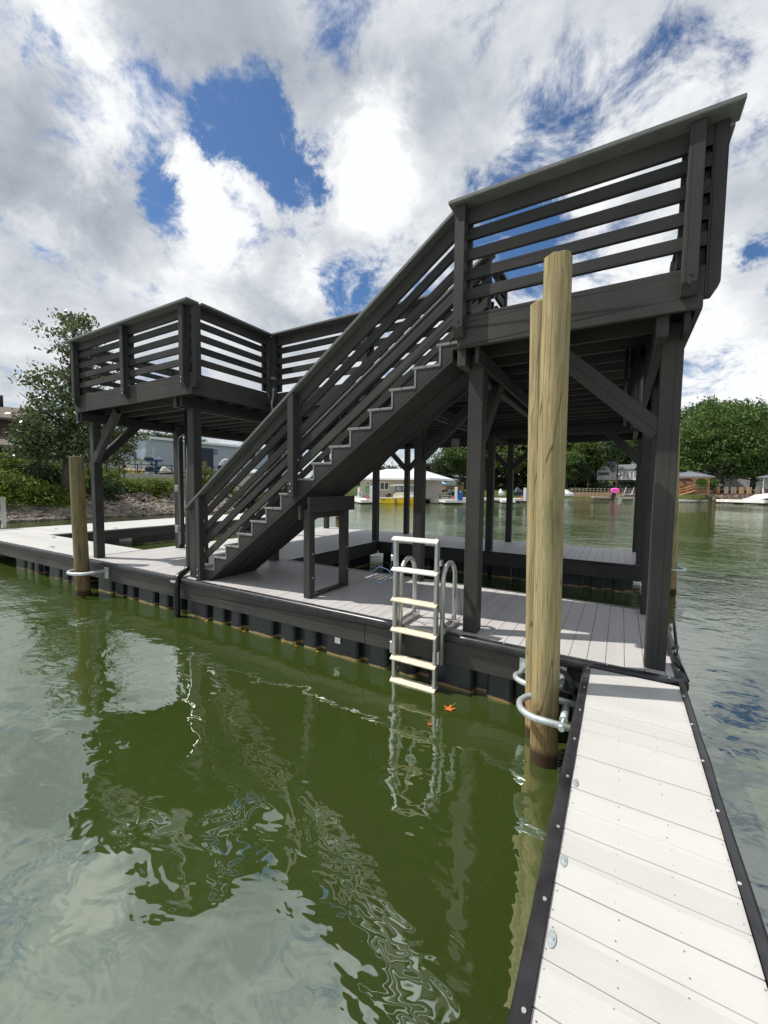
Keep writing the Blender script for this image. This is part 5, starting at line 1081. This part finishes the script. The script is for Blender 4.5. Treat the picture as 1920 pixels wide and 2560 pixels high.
for a_, c_ in zip(WP[1::2], WP[2::2]):
    p, q_ = at(a_,1240,86.2), at(c_,1240,86.2); b.tube([Vector((p.x,p.y,1.7)).lerp(Vector((q_.x,q_.y,1.7)), k/4)[:2] + (1.7-.22*math.sin(math.pi*k/4),) if False else (p.x+(q_.x-p.x)*k/4, p.y+(q_.y-p.y)*k/4, 1.7-.25*math.sin(math.pi*k/4)) for k in range(5)], .04, 5)
b.build('rope', GRWOOD, wk)
fdock('marina_dock','white floating dock at the right edge of the water with dark floats',[xy(1804,77),xy(1925,75)],3.0,z=.05,thick=.34)
b = MB(); r0, r1, r2, r3 = at(1878,1240,77), at(1895,1240,78), at(1912,1240,79.5), at(1940,1240,81)
for (p,z0),(q_,z1) in zip(((r0,.08),(r1,.3),(r2,.75)),((r1,.3),(r2,.75),(r3,.95))): b.beam((p.x,p.y,z0),(q_.x,q_.y,z1),2.2,.12)
tag(b.build('dock_ramp', DOCKW), 'pale ramp curving up from the white dock at the right edge', 'ramp')
D = 84; f = Fac(1902,D,1960,D,6); h = thing('boathouse', base_of(f,1915,0), 'boathouse with white corner post and grey hip roof at the right edge', 'boathouse')
f.gable_x(h,1903,1960,f.z(1915,1193),f.z(1925,1181),SHING,over=.6,hip=2.5); f.body(h,1913,1960,.2,f.z(1915,1192),BEIGE,off=-1.5)
b = MB(); f.box(b,1906.5,1910,-.2,f.z(1908,1193),-.25,0); b.build('post', GELW, h); b = MB(); f.box(b,1914,1960,.4,1.6,-1.5,-1.44); b.build('lower_panel', MAROON, h); f.win(h,1925,1935,1200,1212)
# buildings behind the gazebo and trees
for (nm,pa,pb,D,yt,yr,yb_,m1,m2,lb,mode) in (('brick_house',1660,1786,104,1190,1162,1212,BRICK,SHING,'brick house with grey shingle roof behind the gazebo','x'),('white_building',1779,1822,108,1180,1174,1210,WHITE,SHING,'white building behind the trunk of the big oak','x'),('grey_building',1820,1876,112,1183,1176,1210,GREYP,SHING,'pale grey building right of the big oak trunk','x'),('white_cottage',1890,1960,108,1180,1168,1205,WHITE,SHING,'white cottage behind the boathouse at the right edge','x')):
    f = Fac(pa,D,pb,D,9); c_ = (pa+pb)/2; gq = f.z(c_,yb_); h = thing(nm, base_of(f,c_,gq), lb, 'building'); ze = f.z(c_,yt); f.body(h,pa,pb,gq-2,ze,m1); f.gable_x(h,pa,pb,ze,f.z(c_,yr),m2,over=.3); f.win(h,pa+6,pa+11,yt+5,yt+13); f.win(h,pb-14,pb-8,yt+5,yt+13)
a = at(1797,1212,98); hullbox('upturned_boat',1783,1813,1206,1218,97,GREYP,'grey covered rowing boat lying on the lawn below the white building','boat',cover=GREYP,wd=2)
# ---------------------------------------------------------------- trees on the far shore
def tpx(px, D, ytop, wpx, m, label, seed, name='tree', n=5000, size=.36, tf=.25, group=None, lob=12):
    x, y = xy(px, D); z = hz(x, y); zt = at(px, ytop, D).z; return tree(name, x, y, zt-z, wpx*D/FPX, m, label, seed, n, size, tf, group, lob, z)
tpx(1800,98,997,200,OAK,'largest broad green oak, behind the gazebo and walkway posts',21,'oak_tree',24000,.25,.22,lob=26)
tpx(1878,96,1082,95,OAK,'smaller round oak right of the largest oak',22,'oak_tree',11000,.23,.25,lob=14)
tpx(1706,108,1055,90,OAK,'leafy green tree left of the largest oak, beside the front right column',23,'oak_tree',5000,.32,.15)
tpx(1541,104,1085,74,DARKT,'dark spreading tree with a bare trunk in front of the white house',24,'cypress_tree',3000,.22,.56)
x, y = xy(1760,88); 
tpx(1765,90,1190,34,OAK,'small forked tree behind the gazebo railing',25,'small_tree',900,.2,.4)
protos = [tpx(1120,118,1098,110,DARKT,'dark green broadleaf tree in the wood on the far shore',31,n=8000,size=.28), tpx(1150,112,1088,100,OAK,'mid green broadleaf tree in the wood on the far shore',32,n=8000,size=.28), tpx(1275,108,1120,55,PALE,'yellow-green small tree behind the second fuel pump',33,n=2500)]
protos[0]['group'] = 'dark trees of the far wood'; protos[1]['group'] = 'green trees of the far wood'
rg = random.Random(9)
def H0(t): return max(v[2] for v in [c.bound_box[6] for c in t.children])
hts = [H0(t) for t in protos]
def plant(k, px, D, ytop, lab=None, wid=1):
    x, y = xy(px, D); z = hz(x, y); zt = at(px, ytop, D).z; s = (zt-z)/hts[k]; c = copy_tree(protos[k]); c.location = (x,y,z-.2); c.scale = (s*wid,s*wid,s); c.rotation_euler = (0,0,rg.uniform(0,6.28))
    if k == 2: c['label'] = 'pale green broadleaf tree in the wood on the far shore'; c['group'] = 'pale trees of the far wood'
    if lab: c['label'] = lab; c['group'] = 'trees behind the warehouse'
for px, D, yt, k in ((1062,118,1150,0),(1085,126,1145,0),(1100,130,1138,0),(1165,114,1070,1),(1190,118,1060,0),(1215,112,1050,2),(1240,118,1045,0),(1265,120,1040,0),(1300,118,1050,1),(1330,122,1060,0),(1360,125,1060,0),(1395,120,1050,0),(1425,118,1065,2),(1450,125,1055,0),(1470,112,1080,2),(1490,128,1060,0),(1515,124,1050,1),(1575,126,1060,0),(1610,124,1048,1),(1640,128,1040,0),(1670,124,1040,1),(1040,112,1168,0),(1015,116,1165,0),(985,118,1160,0),(950,118,1160,1),(905,118,1150,0),(1437,106,1125,0),(1415,103,1120,1)):
    plant(k, px, D, yt, wid=1.15)
for px, D, yt, k in ((1700,150,1022,0),(1722,160,1008,0),(1745,165,998,0),(1770,165,996,1),(1800,170,1000,0),(1835,165,1000,0),(1865,160,1005,0),(1893,155,1012,1),(1915,150,1010,0),(1712,135,1050,0),(1735,140,1035,2),(1905,130,1050,1),(1925,125,1060,0),(1890,118,1110,0),(1690,128,1060,0)):
    plant(k, px, D, yt, wid=1.2)
for px, D, yt in ((330,95,1072),(365,100,1070),(400,96,1068),(440,98,1072),(290,90,1080),(480,105,1080)):
    plant(0, px, D, yt, 'dark tree rising behind the blue-grey warehouse', 1.2)

# dense dark understorey closing the wood below its crowns
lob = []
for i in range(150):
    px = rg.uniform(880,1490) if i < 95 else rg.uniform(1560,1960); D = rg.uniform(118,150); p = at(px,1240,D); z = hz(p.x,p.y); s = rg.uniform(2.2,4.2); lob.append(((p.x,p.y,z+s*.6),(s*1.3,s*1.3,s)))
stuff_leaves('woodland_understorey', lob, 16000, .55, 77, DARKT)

# specks of pollen, seed and leaf litter on the near water, gathered along the floats
b = MB(); rg = random.Random(12)
for i in range(330):
    if i < 260: x, y = rg.uniform(-7.5,1.0), .40-abs(rg.gauss(0,.10))
    else: x, y = rg.uniform(-5,.45), rg.uniform(-3.0,.3)
    if x > .18 and y < .3 and x > .2: continue
    s = rg.uniform(.001,.0028) if i >= 260 else rg.uniform(.003,.009); a = rg.uniform(0,6.28); K = rg.choice((3,4,5))
    b.face([(x+s*math.cos(a+k*6.283/K), y+s*rg.uniform(.4,1)*math.sin(a+k*6.283/K), WZ+.003) for k in range(K)])
tag(b.build('floating_litter', PILE2), kind='stuff')
